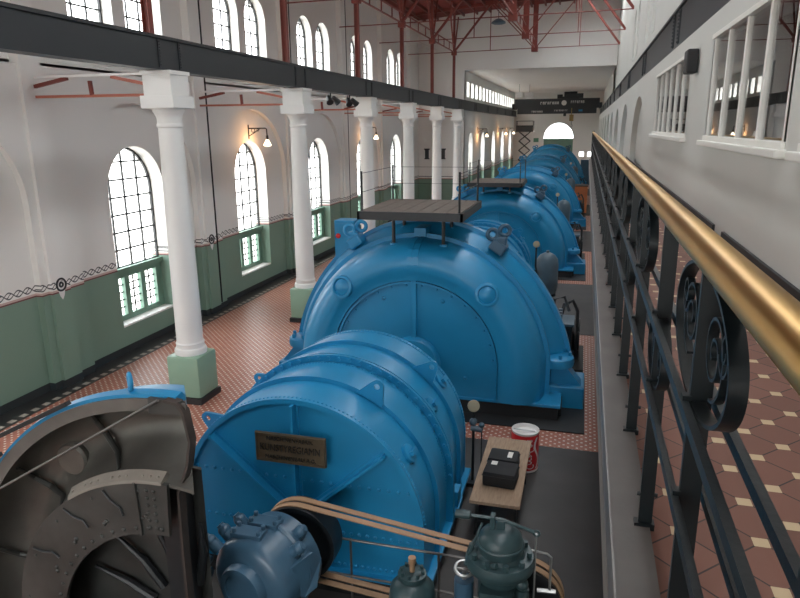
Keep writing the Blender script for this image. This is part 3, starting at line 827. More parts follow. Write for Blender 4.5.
def make_drum():
    t = thing('drum_housing', '', 'drum housing', (-4.0, 10.2, 0), 'blue riveted drum housings')
    MB().box((-2.05, -1.75, 0), (2.05, 1.8, .46)).build('foundation', 'plinth', t, smooth=0, bev=.01)
    zb = .44; L = 1.8; R = 2.0
    mb = MB(); sweep(mb, [(-L, R, 0), (L, R, 0)], zb, 64)
    mb.build('shell', 'blue', t, smooth=30)
    mb = MB(); mb.poly([(x, -L+.05, z) for x, z in outline(R-.03, 0, zb, 64)], (0, .06, 0))
    for zz, n in ((1.95, 24), (1.12, 30), (.56, 40)):
        hw = math.sqrt(R*R - max(0, zz-CZ)**2) - .12
        for i in range(n):
            mb.dome((-hw + 2*hw*i/(n-1), -L+.05, zz), (0, -1, 0), .033)
    mb.build('front_plate', 'blue', t, smooth=30)
    mb = MB(); mb.poly([(x, L-.11, z) for x, z in outline(R-.03, 0, zb, 64)], (0, .06, 0)); mb.build('rear_plate', 'blue', t, smooth=0)
    # rim with rivets
    mb = MB(); hoop(mb, -L-.01, -L+.10, R-.07, R+.012, 0, 0, zb, 64); rivets_arc(mb, R+.012, -L+.07, None, 92, .022, radial=True); mb.build('front_rim', 'blue', t, smooth=30)
    mb = MB(); hoop(mb, L-.10, L, R-.1, R+.012, 0, 0, zb, 64); rivets_arc(mb, R+.012, L-.06, None, 92, .022, radial=True); mb.build('rear_rim', 'blue', t, smooth=30)
    # hoops
    for y, h, w in ((-.95, .075, .10), (.95, .075, .10)):
        mb = MB(); hoop(mb, y-w/2, y+w/2, R-.02, R+h, 0, 0, zb, 64); hoop(mb, y+w/2, y+w/2+.16, R-.02, R+.03, 0, 0, zb, 64); mb.build('hoop', 'blue', t, smooth=30)
    mb = MB(); hoop(mb, -.07, -.015, R-.02, R+.12, 0, 0, zb, 64); hoop(mb, .015, .07, R-.02, R+.12, 0, 0, zb, 64)
    for i in range(34):
        a = PI*(i+.5)/34; c, s = math.cos(a), math.sin(a)
        p = Vector((c*(R+.065), 0, CZ + s*(R+.065)))
        mb.cyl(p+Vector((0, -.12, 0)), p+Vector((0, .12, 0)), .035, 6)
    rivets_arc(mb, R, -.14, None, 110, .018, radial=True)
    mb.build('bolted_flange', 'blue', t, smooth=30)
    # lifting lugs: pierced triangular plates on the hoops
    for a, y in ((150, -1.03), (62, -1.03), (48, .87), (150, .87)):
        a = math.radians(a); rad = Vector((math.cos(a), 0, math.sin(a))); tan = Vector((-math.sin(a), 0, math.cos(a))); o = Vector((0, y, CZ)) + rad*(R+.02)
        mb = MB(); outer = [(-.24, 0), (.24, 0), (.10, .30), (.06, .36), (0, .38), (-.06, .36), (-.10, .30)]
        hole = [(.05*math.cos(2*PI*i/12), .26+.05*math.sin(2*PI*i/12)) for i in range(12)]
        mb.holed(outer, [hole], lambda u, v: o + tan*u + rad*v, (0, .05, 0)); mb.build('lifting_lug', 'blue', t, smooth=0)
    # hand-hole covers
    for a, y in ((34, -1.38), (36, .35), (38, 1.35)):
        a = math.radians(a); rad = Vector((math.cos(a), 0, math.sin(a))); o = Vector((0, y, CZ)) + rad*R
        mb = MB(); mb.lathe([(.15, -.02), (.15, .05), (.11, .07), (0, .07)], o, rad, 20); mb.cbox(o+rad*.1, (.07, .2, .07), Matrix.Rotation(-a, 3, 'Y')); mb.build('hand_hole_cover', 'blue', t, smooth=35)
    # stiffeners on the front face
    def rib(a, b):
        mb = MB(); mb.bar((a[0], -L-.01, a[1]), (b[0], -L-.01, b[1]), .045, .20, side=Vector((b[1]-a[1], 0, a[0]-b[0])))
        mb.bar((a[0], -L+.04, a[1]), (b[0], -L+.04, b[1]), .13, .02, side=Vector((b[1]-a[1], 0, a[0]-b[0])))
        d = Vector((b[0]-a[0], 0, b[1]-a[1])); n_ = max(2, int(d.length/.13)); sd = Vector((d.z, 0, -d.x)).normalized()*.045
        for i in range(n_):
            p = Vector((a[0], -L+.03, a[1])) + d*((i+.5)/n_) + sd; mb.dome(p, (0, -1, 0), .014)
        mb.build('stiffener', 'blue', t, smooth=30)
    rib((0, CZ+.15), (0, CZ+1.94)); rib((-.2, CZ+.22), (-1.42, CZ+1.28)); rib((.2, CZ+.22), (1.42, CZ+1.28))
    for s in (-1, 1):
        mb = MB(); mb.box((s*2.0-.02 if s > 0 else -2.16, .2, .62), (2.16 if s > 0 else -1.98, .5, .9)); mb.box((s*2.02-.04, .1, .50), (s*2.14+.04, .6, .60)); mb.build('side_bracket', 'blue', t, smooth=0, bev=.01)
    mb = MB(); mb.box((-2.12, -1.86, .40), (2.12, 1.9, .47)); 
    mb.build('base_flange', 'blue', t, smooth=0, bev=.01)
    return t
drum = make_drum()
DRY = [y - 5.9 for y in CASY]
dl = ['big blue riveted drum housing with the bronze name plate', 'second blue drum housing, mostly hidden behind the nearest horseshoe casing', 'third blue drum housing, hidden behind the second casing', 'fourth blue drum housing far down the row', 'fifth blue drum housing farthest down the row']
for k in range(1, 4):
    relabel(copy_tree(drum), dl[k], (-4.0, DRY[k], 0))
relabel(drum, dl[0], (-4.0, DRY[0], 0))
# name plate, only on the first drum
mb = MB(); mb.box((-.57, -1.99, 2.33-.0), (.57, -1.95, 2.80)); plate = mb.build('name_plate', 'brassplate', drum, smooth=0, bev=.01); plate['label'] = 'bronze name plate with raised lettering'
mb = MB(); mb.band([(-.55, -1.995, 2.35), (.55, -1.995, 2.35), (.55, -1.995, 2.78), (-.55, -1.995, 2.78)], .03, .03, (0, 1, 0), close=True)
mb.build('plate_border', 'brassplate', plate, smooth=0)
def text_mesh(body, size, mat, name, parent, loc, rot, ext=.006, sx=1.0):
    cu = bpy.data.curves.new(name, 'FONT'); cu.body = body; cu.size = size; cu.extrude = ext; cu.align_x = 'CENTER'; cu.align_y = 'CENTER'
    tmp = bpy.data.objects.new(name, cu); C.objects.link(tmp)
    bpy.context.view_layer.update()
    me = bpy.data.meshes.new_from_object(tmp.evaluated_get(bpy.context.evaluated_depsgraph_get()))
    bpy.data.objects.remove(tmp); bpy.data.curves.remove(cu)
    me.name = name; me.materials.clear(); me.materials.append(M[mat])
    for v in me.vertices: v.co.x *= sx
    o = bpy.data.objects.new(name, me); C.objects.link(o); o.location = loc; o.rotation_euler = rot
    if parent is not None: o.parent = parent
    return o
for body, z, sz, sx in (('MASCHINENFABRIK', 2.715, .085, 1.0), ('KUNSTYREGIAMN', 2.565, .155, .78), ('MASCHINENBAU A.G.', 2.415, .085, 1.0)):
    text_mesh(body, sz, 'platetext', 'plate_lettering', plate, (0, -1.997, z), (PI/2, 0, 0), .008, sx)

# wooden service platforms on top of the casings
def make_platform(zf, zr_, label, loc):
    t = thing('service_platform', label, 'platform', loc, 'wooden service platforms over the casings')
    mb = MB(); n = 7
    for i in range(n): mb.box((-1.25 + i*2.5/n, 0, -.05), (-1.25 + (i+1)*2.5/n - .02, 2.85, 0))
    for i in range(n): mb.box((-1.25 + i*2.5/n, .0, -.06), (-1.25 + (i+1)*2.5/n, 2.85, -.045))
    mb.build('deck', 'deck', t, smooth=0)
    mb = MB(); mb.box((-1.3, -.06, -.2), (1.3, .0, -.0)); mb.box((-1.3, 2.85, -.2), (1.3, 2.91, 0)); mb.box((-1.3, -.06, -.2), (-1.24, 2.91, -.01)); mb.box((1.24, -.06, -.2), (1.3, 2.91, -.01))
    mb.build('edge_frame', 'black', t, smooth=0)
    for x in (-.65, .65):
        for y, zl in ((.9, zf), (1.95, zr_)):
            MB().cyl((x, y, -.2), (x, y, zl-.12), .045, 10).build('leg', 'black', t); 
            MB().cyl((x, y, zl-.1), (x, y, zl-.16), .10, 12).build('leg_foot', 'blue', t)
    for x in (-1.2, 1.2):
        for y in (.05, 2.8):
            MB().cyl((x, y, -.1), (x, y, .95), .028, 8).build('railing_post', 'black', t)
    for z in (.45, .9):
        mb = MB(); mb.tube([(-1.2, .05, z), (-1.2, 2.8, z), (1.2, 2.8, z), (1.2, .05, z)], .007, 4); mb.build('railing_wire', 'black', t, smooth=0)
    return t
make_platform(-.80, -.52, 'grey plank platform with railing posts on top of the nearest casing', (-3.97, 15.25, 5.25))
make_platform(-.42, -.20, 'grey plank platform on top of the second casing', (-4.1, 31.9, 4.62))

# slate vessels and the black pump sets between the units, gallery side
def make_vessel():
    t = thing('air_vessel', '', 'pressure vessel', (-.98, 21.3, 0), 'slate pressure vessels between the units')
    MB().lathe([(0, 1.75), (.30, 1.75), (.37, 1.9), (.37, 2.75), (.34, 2.92), (.25, 3.05), (.12, 3.12), (.05, 3.13), (.05, 3.2), (0, 3.2)], seg=28).build('tank', 'vessel', t, smooth=40)
    MB().lathe([(0, 0), (.42, 0), (.42, .1), (.2, .18), (.2, 1.6), (.33, 1.68), (.33, 1.76), (0, 1.76)], seg=24).build('stand', 'black', t, smooth=40)
    mb = MB(); mb.tube([(-.3, -.25, 2.4), (-.36, -.3, 2.7), (-.36, -.3, 3.35)], .03, 8); mb.build('gauge_pipe', 'black', t)
    MB().lathe([(0, 0), (.09, 0), (.11, .03), (.11, .06), (.09, .07), (0, .06)], (-.36, -.28, 3.44), (0, -1, .25), 20).build('gauge', 'dial', t)
    return t
v0 = make_vessel()
VL = ['slate dome-topped vessel with a dial, right behind the nearest casing', 'slate dome-topped vessel behind the second casing', 'slate dome-topped vessel behind the third casing', 'slate dome-topped vessel far down the row']
def make_pump():
    t = thing('pump_set', '', 'pump', (-.55, 20.3, 0), 'black pump sets beside the gallery')
    MB().box((-.5, -.75, 0), (.75, 1.6, .25)).build('bed', 'plinth', t, smooth=0)
    mb = MB(); mb.box((-.35, -.7, .25), (.38, .25, 1.55)); mb.build('pump_body', 'black', t, smooth=0, bev=.03)
    mb = MB(); mb.box((-.40, -.75, 1.55), (.42, .3, 1.62)); mb.build('top_plate', 'vessel', t, smooth=0)
    mb = MB(); mb.cyl((-.2, 1.0, .8), (.6, 1.0, .8), .52, 28); mb.build('motor', 'black', t, smooth=40)
    mb = MB(); mb.tube([(.0, .3, 1.5), (.1, .5, 1.9), (.35, .6, 2.0), (.5, .5, 1.7), (.52, .3, 1.0), (.52, .2, .2)], .06, 10); mb.tube([(-.25, .1, 1.5), (-.2, .3, 2.1), (.1, .4, 2.15), (.25, .1, 1.8)], .05, 8); mb.build('pipework', 'black', t)
    MB().torus((.56, -.3, 1.0), (1, 0, 0), .26, .03, 20, 8).build('handwheel', 'black', t)
    for y in (-.5, -.2, .1): MB().cyl((0, y, 1.62), (0, y, 1.85), .07, 10).build('oil_cup', 'vessel', t)
    return t
p0 = make_pump()
PL = ['black pump set on the floor between the nearest casing and the gallery', 'black pump set between the second casing and the gallery', 'black pump set beside the third casing', 'black pump set far down the row beside the gallery']
for k in range(4):
    a, b = (v0, p0) if k == 0 else (copy_tree(v0), copy_tree(p0))
    relabel(a, VL[k], (-1.02, 22.2+16.8*k, 0)); relabel(b, PL[k], (-.45, 19.75+16.8*k, 0))
t = thing('orange_cabinet', 'orange brown cabinet on the floor beyond the second casing', 'cabinet', (-.25, 58.6, 0))
MB().box((-.7, -.8, .1), (.6, .8, 2.3)).build('cabinet_body', 'orange', t, smooth=0, bev=.02); MB().box((-.74, -.84, 2.3), (.64, .84, 2.38)).build('cabinet_top', 'rustbrown', t, smooth=0); MB().box((-.66, -.7, 0), (.56, .7, .1)).build('cabinet_foot', 'black', t, smooth=0)
t = thing('blue_cabinet', 'dark blue cabinet at the far end of the gallery side', 'cabinet', (.2, 88, 0))
MB().box((-.7, -.6, 0), (.9, .6, 3.1)).build('cabinet_body', 'blue_dull', t, smooth=0, bev=.02); MB().box((-.6, -.63, .3), (.8, -.6, 2.9)).build('cabinet_door', 'blue_dull', t, smooth=0)
t = thing('switch_cabinet', 'blue switch cabinet with a red button in the left aisle', 'cabinet', (-9.2, 25.3, 0))
MB().box((-.42, -.4, .25), (.42, .4, 3.62)).build('cabinet_body', 'blue', t, smooth=0, bev=.03); MB().box((-.36, -.43, .5), (.36, -.40, 3.5)).build('cabinet_door', 'blue', t, smooth=0)
MB().lathe([(0, 0), (.1, 0), (.1, .05), (0, .07)], (-.24, -.43, 3.0), (0, -1, 0), 14).build('push_button', 'canred', t); MB().box((-.38, -.36, 0), (.38, .36, .25)).build('cabinet_foot', 'plinth', t, smooth=0)

# ------------------------------------------------------------------ opened turbine half in the foreground
t = thing('opened_turbine', 'opened dark turbine half with a blue rim at the lower left', 'turbine', (-4.2, 5.6, 0))
zc = 1.42
def ring_pts(prof, a0, a1, n, mb):
    g = []
    for i in range(n+1):
        a = a0 + (a1-a0)*i/n; c, s = math.cos(a), math.sin(a)
        g.append([mb.bm.verts.new((r*c, y, zc + r*s)) for y, r in prof])
    for p, q in zip(g, g[1:]):
        m_ = len(prof)
        for k in range(m_): mb.face([p[k], p[(k+1) % m_], q[(k+1) % m_], q[k]])
    mb.face(g[0][::-1]); mb.face(g[-1])
def cut(mb, co, no):
    geom = mb.bm.verts[:] + mb.bm.edges[:] + mb.bm.faces[:]
    r = bmesh.ops.bisect_plane(mb.bm, geom=geom, plane_co=co, plane_no=no, clear_outer=True)
    es = [e for e in r['geom_cut'] if isinstance(e, bmesh.types.BMEdge)]
    try: bmesh.ops.holes_fill(mb.bm, edges=es)
    except Exception: pass
CUTC, CUTN = (.30, 0, 0), Vector((1, .675, 0)).normalized()   # raked cut face
A0, A1 = math.radians(78), math.radians(238)
mb = MB(); ring_pts([(0, 2.88), (-.03, 2.88), (-.03, 3.02), (.0, 3.02)], A0, A1, 64, mb); cut(mb, CUTC, CUTN); mb.build('rim_face', 'rimgrey', t, smooth=40)
mb = MB(); ring_pts([(0, 2.98), (0, 3.06), (.12, 3.08), (.16, 3.03), (.5, 2.98), (.9, 2.6), (1.05, 1.9), (1.05, 1.86), (.8, 2.5), (.45, 2.9)], math.radians(86.5), A1, 64, mb); cut(mb, CUTC, CUTN); mb.build('outer_shell', 'blue', t, smooth=40)
mb = MB(); ring_pts([(0, 2.90), (.12, 2.91), (.30, 2.87), (.45, 2.76), (.54, 2.60), (.54, 2.45), (.45, 2.32), (.30, 2.23), (.12, 2.17), (-.06, 2.13), (-.16, 2.12), (-.16, 2.08), (.1, 2.1), (.4, 2.2), (.62, 2.4), (.64, 2.65), (.5, 2.85), (.3, 2.95), (.1, 2.97), (0, 2.97)], A0, A1, 72, mb); cut(mb, CUTC, CUTN); mb.build('inner_shell', 'innermetal', t, smooth=40)
# vanes and cast pad inside the hollow
for a in (112, 141, 168):
    a = math.radians(a); pr = []
    mb = MB()
    pts = []
    for q, (y, r) in enumerate(((.16, 2.89), (.40, 2.76), (.49, 2.54), (.38, 2.29), (.10, 2.16))):
        b = a + .10*math.sin(q*.9); pts.append((r*math.cos(b), y, zc + r*math.sin(b)))
    mb.tube(pts, [.025, .035, .04, .035, .02], 8); mb.build('inner_vane', 'oldiron', t)
mb = MB(); a = math.radians(133); mb.lathe([(.22, -.1), (.22, .12), (.19, .15), (0, .15)], (2.52*math.cos(a), .60, zc+2.52*math.sin(a)), (0, -1, 0), 28); mb.build('cast_pad', 'innermetal', t, smooth=35)
# stationary ring with rivets
def annulus(mb, y, th, r0, r1, a0, a1, n=64): ring_pts([(y, r0), (y, r1), (y+th, r1), (y+th, r0)], a0, a1, n, mb)
B0, B1 = math.radians(87), math.radians(246)
mb = MB(); annulus(mb, -.20, .05, 1.50, 2.13, B0, B1)
for i in range(26):
    a = B0 + (B1-B0)*(i+.5)/26
    for r in (1.58, ): mb.dome((r*math.cos(a), -.20, zc+r*math.sin(a)), (0, -1, 0), .028)
    if i % 3 == 1: mb.dome((1.72*math.cos(a), -.20, zc+1.72*math.sin(a)), (0, -1, 0), .028); mb.dome((1.70*math.cos(a+.03), -.20, zc+1.70*math.sin(a+.03)), (0, -1, 0), .028); mb.dome((2.02*math.cos(a+.02), -.2, zc+2.02*math.sin(a+.02)), (0, -1, 0), .02)
for q in range(6):
    for s in (.06, .15): mb.dome((-.0 - s, -.20, zc + 1.58 + q*.09), (0, -1, 0), .026)
for a, r0, r1 in ((100, 1.5, 2.13), ):
    a = math.radians(a); mb.bar((r0*math.cos(a), -.21, zc+r0*math.sin(a)), (r1*math.cos(a-.04), -.21, zc+r1*math.sin(a-.04)), .035, .03)
mb.build('riveted_ring', 'oldiron', t, smooth=30)
for a in (110, 128, 150, 175):
    mb = MB()
    a = math.radians(a); P = lambda r, q: Vector((r*math.cos(q), -.212, zc+r*math.sin(q)))
    mb.tube([P(2.08, a), P(1.95, a-.02), P(1.84, a-.07), P(1.74, a-.07)], .012, 6); mb.build('ring_seam', 'black', t)
mb = MB(); ring_pts([(-.215, 2.12), (-.205, 2.15), (-.08, 2.22), (-.05, 2.16), (-.12, 2.11)], B0+.03, math.radians(124), 48, mb)
for i in range(10):
    a = B0 + .06 + i*.045 + .05*(i//3); mb.dome((2.18*math.cos(a), -.155, zc+2.18*math.sin(a)), (0, -.6, .8), .018)
mb.build('conical_band', 'paleband', t, smooth=40)
# rotor disc further in, with blades
mb = MB(); annulus(mb, .28, .05, .30, 2.08, math.radians(60), math.radians(250)); cut(mb, (.42, 0, 0), CUTN); mb.build('rotor_disc', 'oldiron', t, smooth=30)
for a in (82, 108, 132, 156, 180):
    a = math.radians(a); mb = MB(); u = Vector((math.cos(a), 0, math.sin(a)))
    o1, o2 = Vector((0, .24, zc)) + u*.6, Vector((0, .20, zc)) + u*1.45
    mb.tube([o1, (o1+o2)/2 + Vector((.05, 0, .02)), o2], [.06, .05, .02], 8); mb.build('rotor_blade', 'black', t)
# rusty edge strip and dark recess at the cut
mb = MB(); mb.band([(.10, -.03, zc+3.04), (.24, -.03, zc+3.02), (.31, -.03, zc+2.93), (.36, -.03, zc+2.6), (.30, -.03, zc+2.3), (.16, -.03, zc+1.98), (.14, -.03, zc+1.2), (.12, -.03, .2)], .12, .03, (0, 1, 0)); mb.build('cut_edge', 'rustbrown', t, smooth=40)
mb = MB(); mb.poly([(-.12, -.05, zc+3.04), (.26, -.05, zc+3.03), (.31, -.05, zc+2.88), (-.12, -.05, zc+2.86)], (0, .06, 0)); mb.build('corner_plate', 'oldiron', t, smooth=0)
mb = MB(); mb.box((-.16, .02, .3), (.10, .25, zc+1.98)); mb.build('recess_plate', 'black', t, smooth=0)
a = math.radians(97.5)
mb = MB(); mb.torus((3.20*math.cos(a), .08, zc+3.15), (.75, .75, 0), .085, .024, 24, 8); mb.cyl((3.20*math.cos(a), .08, zc+3.0), (3.2*math.cos(a), .08, zc+3.09), .03, 10); e = mb.build('eye_bolt', 'blue', t, smooth=60)
mb = MB(); mb.tube([(.06, -.12, 3.06+zc), (-2.65, -.12, 1.46+zc)], .016, 8); mb.build('brace_rod', 'rod', t)['label'] = 'thin bare metal rod across the opening'
for a_, b_ in (((-1.1, -.1, 2.90+zc), (-2.6, -.1, 2.15+zc)), ((-2.18, -.1, 2.14+zc), (-2.7, -.1, 1.85+zc))):
    MB().bar(a_, b_, .07, .05).build('dark_brace', 'black', t, smooth=0)
MB().box((-2.6, .15, 0), (.2, .9, .25)).build('cradle', 'plinth', t, smooth=0)

# ------------------------------------------------------------------ belt-driven motor, compressor and fittings in front of the drum
MX, MZ, BY = -3.58, 1.58, 7.55
t = thing('drive_motor', 'dark blue grey motor with bolted covers in front of the blue drum', 'motor', (MX, 6.3, 0))
mb = MB(); ax = Vector((.22, 1, 0)).normalized(); o = Vector((-.26, .10, MZ+.0))
mb.lathe([(0, -.06), (.24, -.06), (.26, -.02), (.30, .0), (.38, .0), (.50, .03), (.57, .08), (.60, .14), (.60, .50), (.64, .52), (.64, .58), (.60, .60), (.60, .82), (.45, .86), (.30, .88), (0, .88)], o, ax, 40); mb.build('motor_body', 'blue_dull', t, smooth=35)
MB().lathe([(0, .03), (.24, .03), (.24, .06), (.31, .06), (.33, .02), (.34, -.08)], o - ax*.06, -ax, 28).build('end_cap', 'blue_dull', t, smooth=35)
for i, (dy, dx) in enumerate(((.26, -.10), (.54, -.06))):
    c = o + ax*dy + Vector((dx, 0, .61)); mb = MB(); mb.cbox(c, (.42, .22, .07)); 
    for q in (-1, 1):
        for w in (-1, 1): mb.cyl(c+Vector((q*.17, w*.07, .02)), c+Vector((q*.17, w*.07, .09)), .032, 8)
    mb.build('bolted_cover', 'blue_dull', t, smooth=0, bev=.012)
for dy, an, ln in ((.12, 138, .22), (.34, 134, .22), (.58, 130, .2), (.06, 158, .2), (.10, 178, .2), (.34, 40, .16), (.56, 52, .15)):
    an = math.radians(an); u = Vector((math.cos(an), 0, math.sin(an))); c = o + ax*dy + u*.58
    mb = MB(); mb.cyl(c, c+u*ln*.6, .085, 12); mb.sphere(c+u*ln*.75, .085, 8); mb.cyl(c+u*ln*.8, c+u*(ln+.04), .05, 8); mb.build('valve_cap', 'blue_dull', t, smooth=45)
mb = MB(); c = o + ax*.36 + Vector((.50, 0, .10)); mb.poly([c+Vector(p) for p in ((-.05, -.22, .2), (.1, .12, .22), (.16, .25, .05), (.17, .05, -.25), (.06, -.12, -.3))], (.06, 0, 0)); mb.build('side_plate', 'blue_dull', t, smooth=0, bev=.012)
mb = MB(); mb.box((-.62, .15, 0), (.40, .95, .35)); mb.box((-.5, .25, .35), (.25, .85, MZ-.35)); mb.build('pedestal', 'blue_dull', t, smooth=0, bev=.02)
mb = MB(); mb.cyl((0, .95, MZ), (0, 1.45, MZ), .09, 16); mb.build('shaft', 'steel', t)
mb = MB(); mb.lathe([(.56, -.17), (.56, .17), (.50, .17), (.46, .05), (.2, .04), (.2, .12), (.09, .12), (.09, -.12), (.2, -.12), (.2, -.04), (.46, -.05), (.50, -.17), (.56, -.17)], (0, BY-6.3, MZ), (0, 1, 0), 40); mb.build('pulley', 'black', t, smooth=40)
# compressor with driven pulley
CX, CY, CP = -.72, 7.05, (-.45, 1.25)
t = thing('compressor', 'grey green vertical compressor with a lever on top at the bottom edge', 'compressor', (CX, CY, .10))
MB().box((-.5, -.45, -.10), (.5, .2, 0)).build('bed_plate', 'plinth', t, smooth=0)
mb = MB(); mb.lathe([(0, 0), (.45, 0), (.45, .15), (.30, .22), (.26, .4), (.26, 1.75), (.28, 1.80), (.28, 1.95)], seg=32); mb.cbox((0, -.1, 1.0), (.4, .5, 1.5)); mb.build('column_body', 'machine_green', t, smooth=40)
mb = MB(); mb.lathe([(.26, 1.9), (.40, 1.93), (.42, 1.97), (.42, 2.02), (.40, 2.09), (.30, 2.10), (.27, 2.14), (.27, 2.26), (.25, 2.34), (.20, 2.40), (.12, 2.43), (0, 2.44)], seg=36)
for i in range(10):
    a = 2*PI*i/10; mb.cyl((.35*math.cos(a), .35*math.sin(a), 2.02), (.35*math.cos(a), .35*math.sin(a), 2.16), .035, 6)
mb.torus((0, 0, 2.24), (0, 0, 1), .275, .018, 32, 8)
mb.build('cylinder_head', 'machine_green', t, smooth=35)
mb = MB(); mb.cbox((0, 0, 2.47), (.10, .08, .16)); mb.cbox((-.1, 0, 2.50), (.06, .12, .2)); mb.build('lever_pivot', 'machine_green', t, smooth=0, bev=.01)
mb = MB(); mb.tube([(-.42, -.02, 2.56), (0, 0, 2.55), (.26, .0, 2.48), (.40, 0, 2.44)], .022, 8); mb.lathe([(0, -.1), (.05, -.09), (.06, 0), (.05, .09), (0, .1)], (-.46, -.02, 2.56), (1, 0, 0), 12); mb.torus((.42, 0, 2.43), (0, 1, 0), .035, .014, 12, 6); mb.build('lever', 'machine_green', t, smooth=45)
mb = MB(); mb.tube([(.42, 0, 2.42), (.42, 0, 1.2)], .012, 6); mb.build('pull_rod', 'steel', t)
mb = MB(); mb.tube([(-.22, -.05, 2.5), (-.36, -.12, 2.1), (-.38, -.12, 2.0)], .016, 6); mb.tube([(-.4, -.15, 1.98), (.0, -.34, 2.14)], .035, 8); mb.build('link_rod', 'machine_green', t)
mb = MB(); mb.cyl((-.42, -.1, .1), (-.42, -.1, 1.72), .12, 18); mb.build('side_cylinder', 'blue_dull', t)
mb = MB(); mb.torus((-.42, -.1, 1.86), (.1, -.3, 1), .11, .022, 22, 8); mb.bar((-.53, -.1, 1.85), (-.31, -.1, 1.85), .025); mb.cyl((-.42, -.1, 1.7), (-.42, -.1, 1.86), .03, 8); mb.build('handwheel', 'steel', t, smooth=45)
mb = MB(); mb.tube([(.3, .25, 2.02), (.55, .25, 2.0), (.6, .25, 1.96), (.6, .25, 1.5)], .016, 8); mb.tube([(.45, .25, 1.46), (.68, .25, 1.48)], .03, 8); mb.build('thin_pipe', 'steel', t)
mb = MB(); mb.cyl((.28, -.1, 1.3), (.28, -.1, 1.72), .09, 12); mb.sphere((.28, -.1, 1.78), .08, 8); mb.tube([(.2, -.2, 1.6), (.4, -.25, 1.55), (.42, -.25, 1.3)], .03, 8); mb.build('side_valve', 'machine_green', t, smooth=45)
px, pz = CP[0]-CX, CP[1]-.10
mb = MB(); mb.lathe([(.50, -.17), (.50, .17), (.44, .17), (.42, .04), (.14, .04), (.14, .1), (.06, .1), (.06, -.1), (.14, -.1), (.14, -.04), (.42, -.04), (.44, -.17), (.50, -.17)], (px, BY-CY, pz), (0, 1, 0), 40); mb.cyl((px, 0, pz), (px, .7, pz), .06, 12); mb.build('pulley', 'black', t, smooth=40)
# two leather belts, closed loops round both pulleys
def belt_path(y, r1, r2, n=24):
    c1, c2 = Vector((MX, y, MZ)), Vector((CP[0], y, CP[1])); d = c2 - c1; L = d.length
    b = math.atan2(d.z, d.x); al = math.acos((r1-r2)/L); pts = []
    for i in range(n+1):
        a = b + al + (2*PI - 2*al)*i/n; pts.append(c1 + Vector((math.cos(a), 0, math.sin(a)))*r1)
    for i in range(n+1):
        a = b - al + 2*al*i/n; pts.append(c2 + Vector((math.cos(a), 0, math.sin(a)))*r2)
    return pts
for y, lb in ((BY-.075, 'tan leather drive belt, the nearer of the two'), (BY+.075, 'tan leather drive belt, the one nearer the blue drum')):
    o = MB().band(belt_path(y, .57, .51), .095, .014, (0, 1, 0), close=True).build('drive_belt', 'belt', smooth=40); tag(o, lb, 'belt', 'leather drive belts')
# globe valve
t = thing('globe_valve', 'speckled grey green valve body with a brass stem between motor and compressor', 'valve', (-1.80, 6.95, 0))
mb = MB(); mb.lathe([(0, 0), (.2, 0), (.2, .08), (.1, .12), (.1, .9), (.16, 1.1), (.26, 1.25), (.30, 1.42), (.28, 1.58), (.20, 1.68), (.16, 1.70), (.16, 1.74), (0, 1.74)], seg=28); mb.build('valve_body', 'machine_green', t, smooth=45)
mb = MB(); mb.lathe([(0, 1.72), (.18, 1.72), (.18, 1.78), (.08, 1.80), (.0, 1.80)], seg=20)
for i in range(8): a = 2*PI*i/8; mb.cyl((.14*math.cos(a), .14*math.sin(a), 1.76), (.14*math.cos(a), .14*math.sin(a), 1.83), .024, 6)
mb.build('bonnet', 'machine_green', t, smooth=35)
mb = MB(); mb.lathe([(0, 1.78), (.035, 1.78), (.035, 1.9), (.05, 1.92), (.05, 2.0), (0, 2.01)], seg=12); mb.build('stem', 'belt', t, smooth=40)
# thin guard rail in front of the drum
t = thing('guard_rail', 'thin pipe guard rail in front of the blue drum', 'guard rail', (-2.4, 7.85, 0))
mb = MB(); mb.tube([(-.95, 0, 1.45), (1.35, 0, 1.45)], .018, 8); mb.build('top_rail', 'rod', t); MB().tube([(-.95, 0, .85), (1.35, 0, .85)], .018, 8).build('lower_rail', 'rod', t)
for x in (-.55, .75): MB().cyl((x, 0, 0), (x, 0, 1.47), .018, 8).build('guard_post', 'rod', t)

# gauge stand at the drum's right shoulder
t = thing('gauge_stand', 'round dial gauge on a stand right of the blue drum', 'gauge', (-1.72, 12.25, 0))
MB().lathe([(0, 0), (.10, 0), (.12, .02), (.12, .06), (.10, .07), (0, .06)], (-.16, 0, 1.78), (.25, -1, .25), 24).build('gauge_dial', 'dial', t, smooth=40)
mb = MB(); mb.cyl((-.16, .05, .1), (-.16, .05, 1.66), .03, 8); mb.build('stem', 'black', t)
mb = MB(); mb.cyl((-.2, -.02, 1.3), (.02, -.02, 1.28), .06, 12); mb.sphere((-.16, .02, 1.42), .08, 8); mb.sphere((.02, -.02, 1.38), .06, 8); mb.cyl((.02, -.02, 1.28), (.02, -.02, 1.36), .03, 8); mb.build('valve', 'vessel', t, smooth=45)
MB().cyl((.02, 0, .0), (.02, 0, 1.28), .014, 6).build('side_rod', 'black', t); MB().cbox((-.08, .03, .05), (.4, .3, .1)).build('foot', 'black', t, smooth=0)

